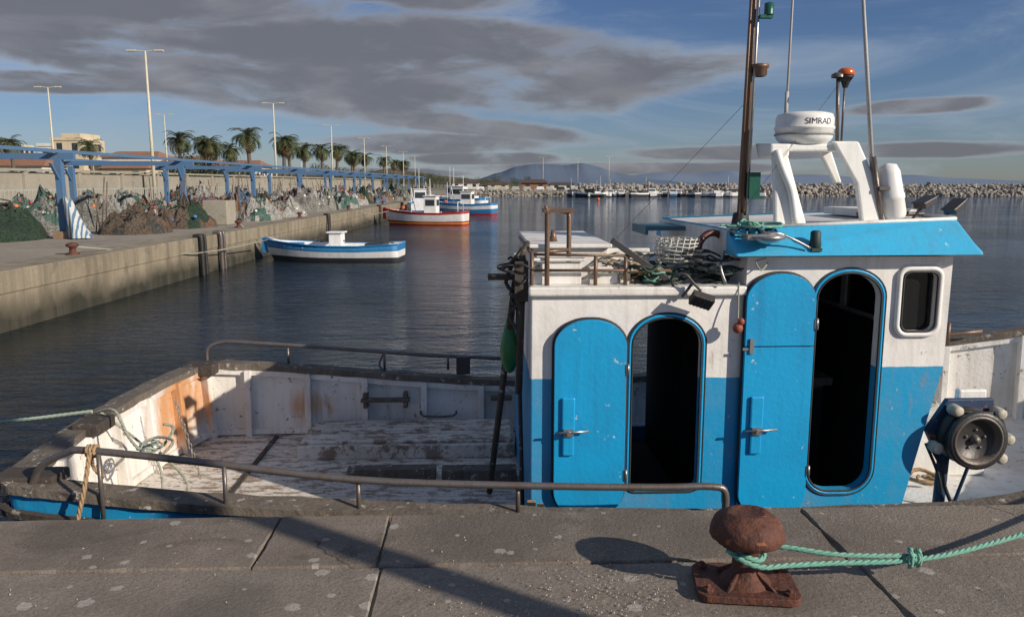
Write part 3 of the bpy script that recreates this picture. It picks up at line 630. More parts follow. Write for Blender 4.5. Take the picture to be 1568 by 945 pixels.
def plate(mb,a,b,wa,wb,th,ya,yb):
    (x0,z0),(x1,z1)=a,b; vs=[]
    for (x,z,w_,y) in((x0,z0,wa,ya),(x1,z1,wb,yb)):
        vs+=[(x-w_/2,y,z),(x+w_/2,y,z),(x+w_/2,y+th,z),(x-w_/2,y+th,z)]
    mb.add(vs,[(0,1,2,3),(4,7,6,5),(0,4,5,1),(1,5,6,2),(2,6,7,3),(3,7,4,0)])
plate(mb,(1.66,1.92),(1.73,1.43),.08,.20,.05,4.93,4.85)
plate(mb,(1.70,1.90),(1.88,1.43),.05,.10,.04,5.12,5.18)
mb.box((1.60,4.93,1.895),(2.06,5.16,1.94)); plate(mb,(2.06,1.955),(2.20,1.70),.16,.13,.05,4.9,4.88); plate(mb,(2.20,1.70),(2.25,1.46),.13,.15,.05,4.88,4.86); plate(mb,(2.0,1.95),(2.12,1.70),.09,.05,.04,5.1,5.1)
mb.box((1.6,4.92,1.86),(1.72,5.16,1.94)); mb.obj('radar_arch',fb,WHITEC,bevel=.012)
mb=MB(T); mb.tube([(1.63,4.9,1.9),(1.66,4.88,1.8),(1.72,4.86,1.65),(1.75,4.84,1.46)],.024,12); mb.obj('arch_tube',fb,WHITEC)
mb=MB(T); mb.lathe([(.001,1.94),(.13,1.94),(.16,1.965),(.172,1.985),(.175,2.03),(.182,2.035),(.182,2.047),(.175,2.05),(.175,2.10),(.165,2.125),(.12,2.137),(.001,2.14)],(1.855,5.05,0),36); mb.obj('radar_dome',fb,WHITEC)
mb=MB(T); mb.lathe([(.178,1.995),(.181,1.998),(.181,2.004),(.178,2.008)],(1.855,5.05,0),36); mb.obj('radar_band',fb,flat('grey_trim',(.3,.3,.3)))
fc=bpy.data.curves.new('t','FONT'); fc.body='SIMRAD'; fc.size=.052; fc.align_x='CENTER'; fo=bpy.data.objects.new('t',fc); scene.collection.objects.link(fo)
bpy.context.view_layer.update(); me=bpy.data.meshes.new_from_object(fo); bpy.data.objects.remove(fo)
for v in me.vertices:
    a=v.co.x/.18+R(8); z=v.co.y+2.058; v.co=Vector(T((1.855+.1765*math.sin(a),5.05-.1765*math.cos(a),z)))
me.materials.append(flat('lettering',(.05,.05,.07))); to=bpy.data.objects.new('radar_lettering',me); scene.collection.objects.link(to); to.parent=fb; to.matrix_parent_inverse=Matrix.Translation(fb.location).inverted()
mb=MB(T); mb.cyl((1.53,5.22,1.40),(1.56,5.2,4.0),.027,.020,n=14); mb.cyl((1.505,5.18,1.4),(1.53,5.17,3.4),.007,n=8); mb.obj('mast',fb,PIPER)
mb=MB(T); mb.cyl((1.552,5.17,1.5),(1.575,5.165,3.4),.009,n=8); mb.obj('mast_conduit',fb,STEEL)
mb=MB(T); mb.lathe([(.085,0),(.085,.02),(.06,.03),(.05,.1),(.045,.11)],(1.53,5.22,1.40),14)
mb.obj('mast_collar',fb,BLACK)
mb=MB(T); mb.lathe([(.03,0),(.045,.01),(.045,.05),(.055,.055),(.055,.075),(.03,.08)],(1.60,5.18,2.37),14); mb.cyl((1.545,5.2,2.39),(1.6,5.18,2.39),.012,n=6); mb.obj('mast_light_bracket',fb,PIPER)
mb=MB(T); mb.box((1.55,5.13,1.62),(1.62,5.2,1.77)); mb.box((1.55,5.125,1.60),(1.635,5.205,1.62)); mb.lathe([(.03,0),(.03,.07),(.001,.08)],(1.63,5.15,2.74),12); mb.box((1.57,5.13,2.72),(1.65,5.17,2.74)); mb.obj('starboard_light',fb,GREEN)
mb=MB(T); mb.cyl((1.79,5.2,1.9),(1.80,5.2,3.6),.009,.006,n=8); mb.cyl((1.79,5.2,2.1),(1.79,5.2,2.28),.013,n=8); mb.cyl((2.255,4.9,1.62),(2.03,4.9,3.4),.015,.009,n=8); mb.obj('whip_antennas',fb,flat('antenna_grey',(.45,.44,.43)))
mb=MB(T); mb.cyl((2.07,5.05,1.95),(2.05,5.05,2.37),.012,n=8); mb.cyl((2.11,5.08,1.95),(2.11,5.08,2.33),.007,n=8); mb.lathe([(.04,0),(.04,.02),(.02,.03)],(2.05,5.05,2.35),12); mb.obj('strobe_pole',fb,PIPE)
mb=MB(T); mb.lathe([(.047,0),(.052,.01),(.047,.030),(.03,.042),(.001,.046)],(2.10,5.05,2.365),16); mb.obj('strobe_lamp',fb,ORANGE)
mb=MB(T); mb.lathe([(.045,-.01),(.05,0),(.025,-.04),(.015,-.07)],(2.10,5.05,2.36),12); mb.obj('strobe_base',fb,BLACK)
mb=MB(T); Mt=Matrix.Rotation(R(-12),4,'Y'); mb.lathe([(.001,0),(.06,.005),(.07,.03),(.07,.12),(.075,.125),(.075,.15),(.07,.155),(.066,.29),(.05,.335),(.001,.35)],(2.40,4.9,1.48),18,M=Mt); mb.obj('life_raft_canister',fb,WHITEC)
mb=MB(T); mb.cyl((2.30,4.87,1.46),(2.22,4.87,1.86),.018,n=8); mb.box((2.26,4.84,1.66),(2.36,4.9,1.68)); mb.obj('canister_bracket',fb,PIPE)
mb=MB(T)
for (x,y,z,ry) in((2.70,5.1,1.57,-20),(2.93,5.15,1.54,-30)):
    M2=Matrix.Translation((x,y,z))@Matrix.Rotation(R(25),4,'Z')@Matrix.Rotation(R(ry),4,'Y')
    mb.box((-.06,-.045,-.015),(.06,.045,.025),M=M2); mb.box((-.075,-.05,.025),(.075,.05,.033),M=M2); mb.cyl((x,y,z),(x-.08,y,1.47),.01,n=6)
mb.cyl((2.3,5.2,1.50),(2.75,5.2,1.50),.015,n=8); mb.obj('flood_lights',fb,DARKM,bevel=.005)
mb=MB(T)
mb.lathe([(.028,0),(.035,.01),(.03,.05),(.03,.09),(.02,.1)],(1.76,4.56,1.33),12); mb.box((1.73,4.53,1.31),(1.79,4.59,1.33)); mb.obj('side_lantern',fb,flat('lantern_dark',(.02,.05,.05)))
mb=MB(T); mb.box((1.34,4.5,1.38),(1.56,4.6,1.41)); mb.lathe([(.001,-.03),(.05,-.02),(.09,.0),(.10,.015),(.001,.018)],(1.46,4.52,1.385),14); mb.cyl((1.46,4.5,1.4),(1.46,4.7,1.44),.012,n=6)
mb.tube([(1.3,4.7,1.42),(1.38,4.55,1.40),(1.5,4.5,1.42),(1.62,4.53,1.38),(1.72,4.53,1.33)],.008,6); mb.tube([(1.27,4.7,1.3),(1.22,4.6,1.22),(1.25,4.58,1.12)],.009,6); mb.obj('deck_lamp_and_cable',fb,STEEL)
tangle('visor_rope',(1.45,4.72,1.44),(.14,.05,.03),7,.007,ROPEG,12)
tangle('visor_cable',(1.40,4.66,1.38),(.10,.04,.06),6,.006,BLACK,13)
mb=MB(T); mb.ball((1.325,4.56,.86),.032); mb.ball((1.34,4.55,.90),.022); mb.obj('hanging_float',fb,REDB)
mb=MB(T); mb.tube([(1.325,4.56,.9),(1.33,4.58,1.0),(1.34,4.62,1.12)],.004,5); 
mb.tube([(1.5,4.6,1.24),(1.45,4.56,1.2),(1.42,4.57,1.25),(1.48,4.57,1.27)],.005,5); mb.obj('hanging_cord',fb,ROPEW)
mb=MB(T); mb.cyl((1.56,5.2,2.25),(.9,7.1,1.08),.0018,n=4); mb.cyl((2.05,5.05,2.3),(1.3,4.75,1.42),.0015,n=4); mb.obj('stays',fb,DARKM)
# net hauler
hy=4.62; hx,hz=2.80,.17
mb=MB(T)
tri=[(hx-.12,hz+.22),(hx+.17,hz+.22),(hx+.23,hz+.0),(hx+.16,hz-.13),(hx-.16,hz-.13),(hx-.24,hz+.02)]
mb.extr(tri,hy+.02,hy+.06); mb.cyl((hx-.1,hy+.05,hz-.13),(hx-.11,hy+.05,-.4),.035,n=12); mb.cyl((hx+.1,hy+.05,hz-.1),(hx+.0,hy+.1,-.4),.012,n=8); mb.obj('hauler_frame',fb,paint('dark_blue_frame',(.02,.05,.12),(.03,.03,.03),.6,6,chip=(.3,.12,.05),chip_amt=.6),bevel=.01)
MY=Matrix.Rotation(R(90),4,'X')
mb=MB(T); mb.lathe([(.10,-.02),(.175,-.03),(.18,0),(.165,.03),(.15,.045),(.15,.06),(.165,.07),(.18,.1),(.178,.13),(.14,.125),(.12,.09),(.001,.085)],(hx,hy,hz),32,M=MY); mb.obj('hauler_wheel',fb,DARKM)
mb=MB(T); mb.lathe([(.12,.092),(.14,.133),(.15,.134),(.156,.125)],(hx,hy,hz),32,M=MY); mb.lathe([(.001,.12),(.022,.115),(.03,.085)],(hx,hy,hz),12,M=MY)
for k in range(5):
    a=2*math.pi*k/5+.3; mb.lathe([(.001,.098),(.009,.096),(.009,.085)],(hx+.06*math.cos(a),hy,hz+.06*math.sin(a)),6,M=MY)
mb.obj('hauler_hub',fb,paint('worn_steel',(.16,.15,.135),(.12,.06,.03),.6,8,metal=.3))
mb=MB(T)
for x,z in((hx-.215,hz-.06),(hx-.11,hz+.17),(hx+.16,hz+.15),(hx+.225,hz-.01),(hx+.19,hz-.13)):
    mb.lathe([(.001,.09),(.02,.088),(.034,.08),(.036,.02),(.03,.0)],(x,hy,z),16,M=MY)
mb.obj('hauler_rollers',fb,paint('roller_nylon',(.5,.47,.4),(.25,.18,.12),.6,8,rough=.5))
mb=MB(T)
for a,b_ in(((hx-.215,hz-.06),(hx-.11,hz+.17)),((hx-.11,hz+.17),(hx+.16,hz+.15)),((hx+.16,hz+.15),(hx+.225,hz-.01))): mb.tube([(a[0],hy-.06,a[1]),(b_[0],hy-.06,b_[1])],.010,8,sub=0)
mb.tube([(hx-.2,hy,hz-.1),(hx-.16,hy-.05,hz-.2),(hx-.12,hy-.02,hz-.32),(hx-.05,hy,hz-.45)],.012,8); mb.tube([(hx-.25,hy,hz-.05),(hx-.19,hy-.05,hz-.22),(hx-.14,hy-.02,hz-.36)],.01,8); mb.obj('hauler_hoses',fb,BLACK)
mb=MB(T); mb.box((2.8,5.3,-.36),(3.4,6.3,.0)); mb.box((3.1,5.2,0),(3.3,5.26,.3)); mb.cyl((3.6,6.5,-.36),(3.6,6.5,.3),.03,n=10); mb.obj('foredeck_locker',fb,WHITE,bevel=.015)
tangle('foredeck_ropes',(3.0,5.9,0.0),(.3,.3,.06),16,.012,ROPEW,21)
tangle('foredeck_nets',(2.75,5.6,-.36),(.3,.5,.12),20,.012,ROPEO,22)
mb=MB(T); mb.cyl((3.0,6.9,.1),(3.0,6.9,.42),.018,n=8); mb.cyl((3.9,6.7,.3),(3.9,6.7,.5),.018,n=8); mb.tube([(2.7,6.95,.15),(3.0,6.92,.2),(3.4,6.85,.3),(4.2,6.7,.42)],.02,8); mb.obj('bow_fittings',fb,PIPER)
mb=MB(T)
rope(mb,[(-2.93,5.6,.09),(-2.75,5.5,.13),(-2.62,5.4,-.03),(-2.5,5.35,-.12),(-2.4,5.4,-.10),(-2.35,5.5,.0),(-2.42,5.5,.03)],.011)
rope(mb,[(-2.55,5.4,-.1),(-2.4,5.3,-.14),(-2.3,5.35,-.05),(-2.45,5.45,-.05)],.011,closed=True)
rope(mb,[(-2.4,5.35,-.12),(-2.2,5.3,-.35),(-2.3,5.2,-.55),(-2.0,5.3,-.6),(-1.6,5.15,-.6),(-1.4,5.3,-.6)],.010)
rope(mb,[(-2.93,5.65,.09),(-2.6,5.75,-.3),(-2.5,5.6,-.58)],.010)
mb.obj('stern_ropes',fb,ROPEW)
tangle('stern_rope_tangle',(-2.45,5.4,-.12),(.05,.05,.06),4,.008,paint('pale_teal_rope',(.30,.36,.31),(.2,.22,.18),.6,20),31)
mb=MB(T); rope(mb,[(-2.34,4.30,.24),(-2.36,4.25,.05),(-2.42,4.24,-.2),(-2.46,4.22,-.6)],.013)
for k in range(3): rope(mb,[(-2.37+k*.02,4.35+.03*math.cos(t),.23+.03*math.sin(t)) for t in [2*math.pi*j/6 for j in range(6)]],.010,closed=True)
rope(mb,[(-2.36,4.36,.2),(-2.4,4.45,.1),(-2.34,4.42,.05),(-2.32,4.34,.15)],.011)
mb.obj('rail_lashing',fb,ROPEO)
mb=MB(T)
for k in range(16):
    z=.06-k*.04; p=(-2.52+.01*k,6.0+.0*k,z); o=[(p[0]+(.011*math.cos(t) if k%2 else 0),p[1]+(0 if k%2 else .011*math.cos(t)),p[2]+.025*math.sin(t)) for t in [2*math.pi*j/8 for j in range(8)]]
    mb.tube(o,.004,5,closed=True,sub=0)
mb.obj('chain',fb,CHAIN)
sr=root('stern_mooring_line',(-5,6,0)); mb=MB(T); rope(mb,[(-2.95,5.6,.1),(-3.6,5.55,.04),(-5.5,5.3,-.08),(-9.0,4.9,-.05),(-10.6,4.7,.08)],.013); mb.obj('line',sr,paint('faded_line',(.34,.42,.34),(.22,.26,.2),.6,20,rough=.9))
bs=root('iron_bollard',(-10.7,4.9,0)); mb=MB(T); mb.lathe([(.12,0),(.07,.03),(.06,.2),(.11,.22),(.11,.27),(.001,.3)],(-10.7,4.7,0),14); mb.obj('post',bs,RUST)

# ------------------------------------------------------------------ LEFT WHARF
wf=root('wharf',(-20,60,0))
mb=MB(); mb.box((-60,4.0,-3),(-10,190,-.03)); mb.obj('wharf_body',wf,WFACE)
mb=MB()
y=4.4
while y<188: 
    mb.box((-11.0,y+.01,-.45),(-9.97,y+5.99,.0)); y+=6
mb.obj('wharf_coping',wf,WFACE,bevel=.02)
mb=MB(); mb.box((-60,-40,-.2),(-11.01,190,-.004)); mb.box((-60,-40,-.2),(-10.21,4.38,-.006)); mb.obj('wharf_pavement',wf,WHARFM)
gd=root('land',(-300,300,0)); mb=MB()
mb.add([(-61,-200,-.05),(-61,190,-.05),(-9,190.5,-.05),(16,188,-.1),(20,230,-.1),(-20,420,-.1),(-60,2500,0),(-9000,9000,0),(-9000,-200,0)],[tuple(range(9))]); 
mb.add([(-9,190.5,-.05),(16,188,-.1),(16,187,-1.5),(-10,189.9,-1.5)],[(0,1,2,3)]); mb.obj('land_sheet',gd,SAND)
for yy in(25.3,27.0,43,60):
    lf=root('wharf_fender',(-9.9,yy,-.5)); mb=MB()
    mb.tube([(-10.1,yy,.03),(-9.92,yy,.05),(-9.86,yy,-.1),(-9.85,yy,-1.4)],.07,10); mb.tube([(-10.1,yy+.3,.03),(-9.92,yy+.3,.05),(-9.86,yy+.3,-.1),(-9.85,yy+.3,-1.4)],.05,10); mb.obj('rubber_tube',lf,BLACK if yy!=27 else PIPE)
for yy,xx in((19.2,-10.6),(31,-10.6),(40,-10.6),(52,-10.6),(66,-10.6),(80,-10.6)):
    lf=root('dock_bollard',(xx,yy,0)); mb=MB(); mb.lathe([(.15,0),(.15,.04),(.08,.06),(.07,.17),(.14,.2),(.15,.24),(.1,.28),(.001,.30)],(xx,yy,0),14); mb.obj('post',lf,RUST)
for (p,q_) in(((-10.6,19.2,.2),(-9.2,30,-.4)),((-10.6,31,.2),(-9.3,31.2,-.35)),((-10.6,52,.2),(-8.6,56,-.2))):
    lf=root('mooring_line',p); mb=MB(); m_=[(p[i]+q_[i])/2 for i in range(3)]; m_[2]-=.35; mb.tube([p,m_,q_],.02,6); mb.obj('line',lf,ROPEW)
nr=root('net_rack_frame',(-16,50,0)); mb=MB(); mc=MB()
ysn=[16.6]+[25+9.3*k for k in range(12)]
for y in ysn:
    for x in(-14,-18.7):
        mb.box((x-.1,y-.1,.22),(x+.1,y+.1,2.42)); mc.box((x-.24,y-.24,0),(x+.24,y+.24,.22))
        mb.add([(x-.04,y-.5,2.3),(x+.04,y-.5,2.3),(x+.04,y-.1,1.8),(x-.04,y-.1,1.8),(x-.04,y-.42,2.3),(x+.04,y-.42,2.3),(x+.04,y-.1,1.9),(x-.04,y-.1,1.9)],[(0,1,2,3),(4,5,6,7),(0,3,7,4),(1,2,6,5)])
    mb.box((-19.2,y-.07,2.44),(-13.5,y+.07,2.62))
for x in(-14,-18.7): mb.box((x-.06,12,2.625),(x+.06,127.5,2.73))
mb.obj('steel_frame',nr,BLUEPOST); mc.obj('footings',nr,flat('footing',(.3,.2,.13),.9))
bw=root('concrete_wall',(-24,80,0)); mb=MB()
mb.box((-24.6,-20,0),(-24.3,150,2.25))
y=-20
while y<150: mb.box((-24.3,y,0),(-24.15,y+.3,2.3)); y+=5
mb.box((-24.7,-20,2.3),(-24.1,150,2.42)); mb.obj('wall',bw,WALLM)
fn=root('metal_fence',(-22.5,60,0)); mb=MB()
for k in range(240): mb.box((-22.52,14+k*.3,.1),(-22.48,14+k*.3+.05,1.45))
mb.box((-22.53,14,.2),(-22.47,86,.26)); mb.box((-22.53,14,1.35),(-22.47,86,1.41)); mb.obj('railing',fn,flat('fence_grey',(.42,.42,.38)))
def netmat(name,a,b_):
    m,nt,bb=newmat(name); f,_=noise_fac(nt,3,.35,.65,6,rough=.8); c=mix(nt,f,a,b_)
    f,_=noise_fac(nt,14,.45,.6,5,rough=.8); c=mix(nt,math2(nt,'MULTIPLY',f,.8),c,tuple(x*.25 for x in a))
    nt.links.new(c,bb.inputs['Base Color']); bb.inputs['Roughness'].default_value=.95
    _,h=noise_fac(nt,9,0,1,6,rough=.8); bump(nt,bb,h,1.0,.15); return m
NM=[netmat('net_teal',(.07,.17,.145),(.16,.25,.21)),netmat('net_brown',(.13,.095,.07),(.21,.165,.125)),netmat('net_rust',(.24,.12,.07),(.30,.19,.13)),netmat('net_grey',(.22,.22,.2),(.42,.4,.37)),netmat('net_green',(.025,.055,.035),(.05,.10,.06)),netmat('net_red',(.25,.07,.06),(.32,.19,.16)),netmat('net_white',(.60,.59,.56),(.36,.35,.32)),netmat('net_dark',(.06,.06,.06),(.16,.15,.13)),netmat('net_blue',(.07,.15,.26),(.22,.28,.34))]
FL=[flat('float_white',(.78,.78,.76)),flat('float_orange',(.60,.22,.08)),flat('float_grey',(.45,.45,.42)),flat('float_red',(.42,.07,.06)),flat('float_blue',(.06,.2,.45))]
def pile(x,y,rx,ry,h,mi,seed,floats=8,loops=10):
    rnd=random.Random(seed); e=root('fishing_net_pile',(x,y,0)); mb=MB(); nr_,na=14,32; sd=Vector((seed*3.1,seed*1.7,0))
    def hh(u,v):
        r=math.hypot(u,v); base=max(0,1-r**2.2)
        nz=noise.fractal(Vector((u*2.3,v*2.3,0))+sd,1,2,5); n2=noise.noise(Vector((u*9,v*9,3))+sd)
        return max(-.02,h*base*(.8+.55*nz+.25*n2)+(h*.12*nz if r<.97 else 0))
    vs=[(x,y,hh(0,0))]
    for i in range(1,nr_+1):
        for k in range(na):
            a=2*math.pi*k/na; r=i/nr_*(1+.16*noise.noise(Vector((math.cos(a)*2,math.sin(a)*2,seed))))
            u,v=r*math.cos(a),r*math.sin(a); z=hh(u/1.1,v/1.1) if i<nr_ else -.02
            vs.append((x+u*rx,y+v*ry,z))
    mb.add(vs,[(0,1+k,1+(k+1)%na) for k in range(na)],0,False)
    for i in range(1,nr_):
        for k in range(na):
            a,b_=1+(i-1)*na+k,1+(i-1)*na+(k+1)%na
            u,v=vs[a][0],vs[a][1]
            mi_=1 if noise.noise(Vector((u*1.1,v*1.1,seed)))>.28 else (3 if noise.noise(Vector((u*1.3,v*1.3,seed+9)))>.34 else 0)
            mb.f.append([a,1+i*na+k,1+i*na+(k+1)%na,b_]); mb.m.append(mi_); mb.sm.append(False)
    for _ in range(loops):
        a=rnd.random()*6.28; r=rnd.random()*.8; u,v=r*math.cos(a),r*math.sin(a); pts=[]
        for j in range(6):
            a+=rnd.uniform(.4,1.1); uu,vv=u+.3*math.cos(a),v+.3*math.sin(a); pts.append((x+uu*rx,y+vv*ry,hh(uu,vv)+.02+rnd.random()*.05))
        mb.tube(pts,.02,4,1,sub=3)
    for _ in range(floats):
        a=rnd.random()*6.28; r=rnd.random()**.5*.9; u,v=r*math.cos(a),r*math.sin(a); mb.ball((x+u*rx,y+v*ry,hh(u,v)+.04),rnd.uniform(.05,.09),2,6,(1,1.3,.9))
    mb.obj('net',e,[NM[mi],NM[(mi+rnd.choice([3,6]))%9],rnd.choice(FL),NM[(mi+rnd.choice([1,4,5]))%9]])
pile(-15.8,24.2,1.4,1.6,1.15,4,1,3); pile(-16.5,28,1.2,1.5,.9,3,2,14,26); pile(-13.1,27.8,1.15,1.3,.85,1,3,0,6); pile(-12.9,31.5,1.2,1.6,.9,1,4,2,10)
pile(-13.9,36,1.3,1.6,1.0,5,5,6); pile(-11.9,38,.9,1.5,.9,6,6,3); pile(-12.0,42,1.2,1.6,.9,6,7,6); 
rnd=random.Random(5)
k=10; pal=[0,3,3,3,6,6,6,7,7,4,8,1,2,5,3]
for y in [24+2.9*j for j in range(32)]:
    for x in(-20.6,-17.4,-15.2,-12.5):
        if x==-12.5 and y<44: continue
        if x==-17.4 and y<27: continue
        if x==-15.2 and y<31: continue
        pile(x+rnd.uniform(-.9,.9),y+rnd.uniform(-1,1),rnd.uniform(.7,1.5),rnd.uniform(.8,1.8),rnd.uniform(.55,1.45),rnd.choice(pal),k,rnd.randrange(4,14),14 if y<60 else 4); k+=1
cb=root('concrete_block',(-12.1,31.5,0)); mb=MB(); mb.box((-12.7,32.9,0),(-11.7,34,1.0)); mb.obj('block',cb,WALLM,bevel=.03)
ps=root('net_poles',(-15,26,0)); mb=MB()
for k in range(70):
    x=rnd.uniform(-20,-12.4); y=rnd.uniform(24,80); mb.cyl((x,y,0),(x+rnd.uniform(-.3,.3),y+rnd.uniform(-.3,.3),rnd.uniform(1.2,2.1)),.022,n=5)
mb.obj('poles',ps,PIPER)
cl=root('striped_cloth',(-13.6,24.8,0)); m,nt,bb=newmat('striped_cloth'); tc=nn(nt,'ShaderNodeTexCoord'); wv=nn(nt,'ShaderNodeTexWave'); wv.inputs['Scale'].default_value=2.6; wv.inputs['Distortion'].default_value=2.5; nt.links.new(tc.outputs['Object'],wv.inputs['Vector'])
f=math2(nt,'GREATER_THAN',wv.outputs['Fac'],.6); nt.links.new(mix(nt,f,(.5,.52,.52),(.09,.17,.27)),bb.inputs['Base Color']); bb.inputs['Roughness'].default_value=.9
mb=MB(); vs=[]
for i in range(9):
    for k in range(22):
        a=2*math.pi*k/22; z=1.2*(1-i/8)*(1+.08*math.sin(3*a)); r=.10+.20*(i/8)**1.2+.05*math.sin(5*a+i*.5)*(i/8); vs.append((-13.72+r*1.1*math.cos(a)+.35*(i/8),24.75+r*math.sin(a),z+.03))
mb.add(vs,[(i*22+k,i*22+(k+1)%22,(i+1)*22+(k+1)%22,(i+1)*22+k) for i in range(8) for k in range(22)],0,True); mb.obj('cloth',cl,m)
fd=root('fish_crates',(-20,40,0)); mb=MB()
for k in range(56):
    x=rnd.uniform(-22,-11.6); y=rnd.uniform(34,95); s_=.35
    if -15<x<-12.8 : continue
    for j in range(rnd.randrange(1,5)): mb.box((x-s_,y-.25,j*.22+.001),(x+s_,y+.25,j*.22+.20),rnd.randrange(5))
mb.obj('crates',fd,FL)

def lamp(x,y,h,two=True,k=1.0):
    e=root('street_lamp',(x,y,0)); mb=MB(); mb.tube([(x,y,0),(x,y,h*.5),(x,y,h)],[.13*k,.10*k,.065*k],8,sub=0)
    for s in(-1,1): 
        mb.tube([(x,y,h-.05),(x+s*.5,y,h+.02),(x+s*.7,y,h+.04)],.035,6); mb.box((x+s*.6-.0,y-.12,h-.02),(x+s*1.15,y+.12,h+.07)) if s>0 else mb.box((x-1.15,y-.12,h-.02),(x-.6,y+.12,h+.07))
    mb.obj('pole_and_heads',e,LAMPM)
for x,y in((-23.3,52.5),(-25.1,86),(-26.2,118),(-27.5,151),(-28.5,184),(-29,216),(-30,250)): lamp(x,y,10)
for x,y in((-40.6,71.8),(-42.6,100),(-42,130),(-43,165),(-44,200),(10,260),(22,270),(30,250)): lamp(x,y,10,k=.85)
def palmmesh(seed):
    rnd=random.Random(seed); mb=MB(); h=7.0
    bend=rnd.uniform(-.4,.4)
    mb.tube([(0,0,0),(bend*.3,0,h*.4),(bend,0,h)],[.28,.22,.2],9,0,sub=5); mb.ball((bend,0,h-.1),.42,0,9,(1,1,1.4))
    for k in range(54):
        a=rnd.random()*6.28; el0=rnd.uniform(-.75,1.35); Ln=rnd.uniform(1.7,2.5); dry=el0<-.45
        c=Vector((bend,0,h+.2)); d=Vector((math.cos(a),math.sin(a),0)); sd=Vector((-d.y,d.x,0)); P=[];e=el0
        for j in range(9):
            P.append(c.copy()); c=c+(d*math.cos(e)+Vector((0,0,math.sin(e))))*Ln/8; e-=.17+.05*j*.5
        for j in range(1,9):
            w_=.55*math.sin(math.pi*(j+.6)/10)
            for s in(-1,1):
                for q2 in(0,.5):
                    p=P[j-1].lerp(P[j],q2); t_=(P[j]-P[j-1]).normalized(); tip=p+sd*s*w_+t_*.3+Vector((0,0,-.16*rnd.random()-.08))
                    mb.add([p,p+t_*.11,tip],[(0,1,2)],2 if dry else 1)
        mb.tube(P,.02,3,1,sub=0,cap=False)
    me=mb.obj('palm_tmp',None,[TRUNK,FROND,FRONDD]); d_=me.data; bpy.data.objects.remove(me); return d_
PM=[palmmesh(s) for s in(1,2,3)]
for i,(x,y,s) in enumerate([(-31.6,98,1.02),(-29.4,104,.98),(-42.3,103,1.0),(-40.6,107,.95),(-39,104,.93),(-37.4,108,.85),(-41.5,112,.9),(-35.8,131,1.05),(-34.2,133,1.0),(-34.6,148,1.08),(-32.9,151,1.1),(-36,182,1.1),(-34,186,1.05),(-67,109,.97),(-61.3,118,.98),(-33,170,1),(-34,215,1.1),(-35,240,1.05),(-36,265,1.1),(-31,230,1.0),(-80,125,1)]):
    e=root('palm_tree',(x,y,0)); o=bpy.data.objects.new('palm',PM[i%3]); scene.collection.objects.link(o); o.parent=e; o.scale=(s*1.1,s*1.1,s*.99); o.rotation_euler=(0,0,i*1.3)
def treemass(name,spots,seed):
    rnd=random.Random(seed); mb=MB()
    for (x,y,r,h) in spots:
        mb.tube([(x,y,0),(x,y,h*.5)],[.2,.12],5,sub=0)
        for c in range(6):
            cx,cy,cz=x+rnd.uniform(-r,r)*.6,y+rnd.uniform(-r,r)*.6,h*rnd.uniform(.45,.85); cr=r*rnd.uniform(.35,.6)
            for _ in range(70):
                v=Vector((rnd.gauss(0,1),rnd.gauss(0,1),rnd.gauss(0,1))).normalized()*cr*rnd.random()**.4; p=Vector((cx,cy,cz))+v
                a=Vector((rnd.gauss(0,1),rnd.gauss(0,1),rnd.gauss(0,1))).normalized()*.28; b_=Vector((rnd.gauss(0,1),rnd.gauss(0,1),rnd.gauss(0,1))).normalized()*.28
                mb.add([p,p+a,p+b_],[(0,1,2)])
    mb.obj(name,None,LEAF)
treemass('distant_trees',[(rnd.uniform(-44,-35),rnd.uniform(100,115),2.6,rnd.uniform(4,6)) for _ in range(12)]+[(rnd.uniform(-40,-30)+0*i,150+i*9+rnd.uniform(-3,3),2.5,rnd.uniform(4,6)) for i in range(26)]+[(rnd.uniform(-28,8),rnd.uniform(300,380),3.2,rnd.uniform(3,5.0)) for i in range(14)]+[(rnd.uniform(-110,-45),rnd.uniform(110,140),2.2,rnd.uniform(3,4.2)) for i in range(16)],3)
def house(name,x,y,w_,d,h,mat,roof=None,storeys=2,parts=(),rh=1.2):
    e=root(name,(x,y,0)); mb=MB(); mb.box((x-w_/2,y-d/2,0),(x+w_/2,y+d/2,h)); 
    for (dx,ww,hh) in parts: mb.box((x+dx-ww/2,y-d/2+.5,h),(x+dx+ww/2,y+d/2-.5,h+hh))
    mb.obj('walls',e,mat)
    mb=MB()
    if roof is None: mb.box((x-w_/2-.15,y-d/2-.15,h-.3),(x+w_/2+.15,y-d/2-.003,h+.25))
    else: 
        mb.add([(x-w_/2-.5,y-d/2-.5,h),(x+w_/2+.5,y-d/2-.5,h),(x+w_/2+.5,y+d/2+.5,h),(x-w_/2-.5,y+d/2+.5,h),(x-w_/2.6,y,h+rh),(x+w_/2.6,y,h+rh)],[(0,1,5,4),(1,2,5),(2,3,4,5),(3,0,4),(3,2,1,0)])
    mb.obj('roof',e,mat if roof is None else roof)
    mb=MB()
    for s in range(storeys):
        z=(s+.35)*h/storeys; n_=max(2,int(w_/2.6))
        for k in range(n_):
            xx=x-w_/2+(k+.5)*w_/n_; mb.box((xx-.5,y-d/2-.04,z),(xx+.5,y-d/2-.01,z+h/storeys*.42))
            yy=y-d/2+(k+.5)*d/n_; mb.box((x+w_/2+.01,yy-.5,z),(x+w_/2+.04,yy+.5,z+h/storeys*.42))
    mb.obj('windows',e,BWIN)
house('apartment_building',-80,150,5.5,8,9.6,CREAM,parts=((.5,3.5,1.0),),storeys=3)
house('apartment_building',-85.5,155,5.4,8,8.8,WHITEB,storeys=3)
house('apartment_building',-104,158,16,10,9.2,CREAM,storeys=3,parts=((-3,4,1),))
house('apartment_building',-91,140,9,8,6.6,CREAM,storeys=2)
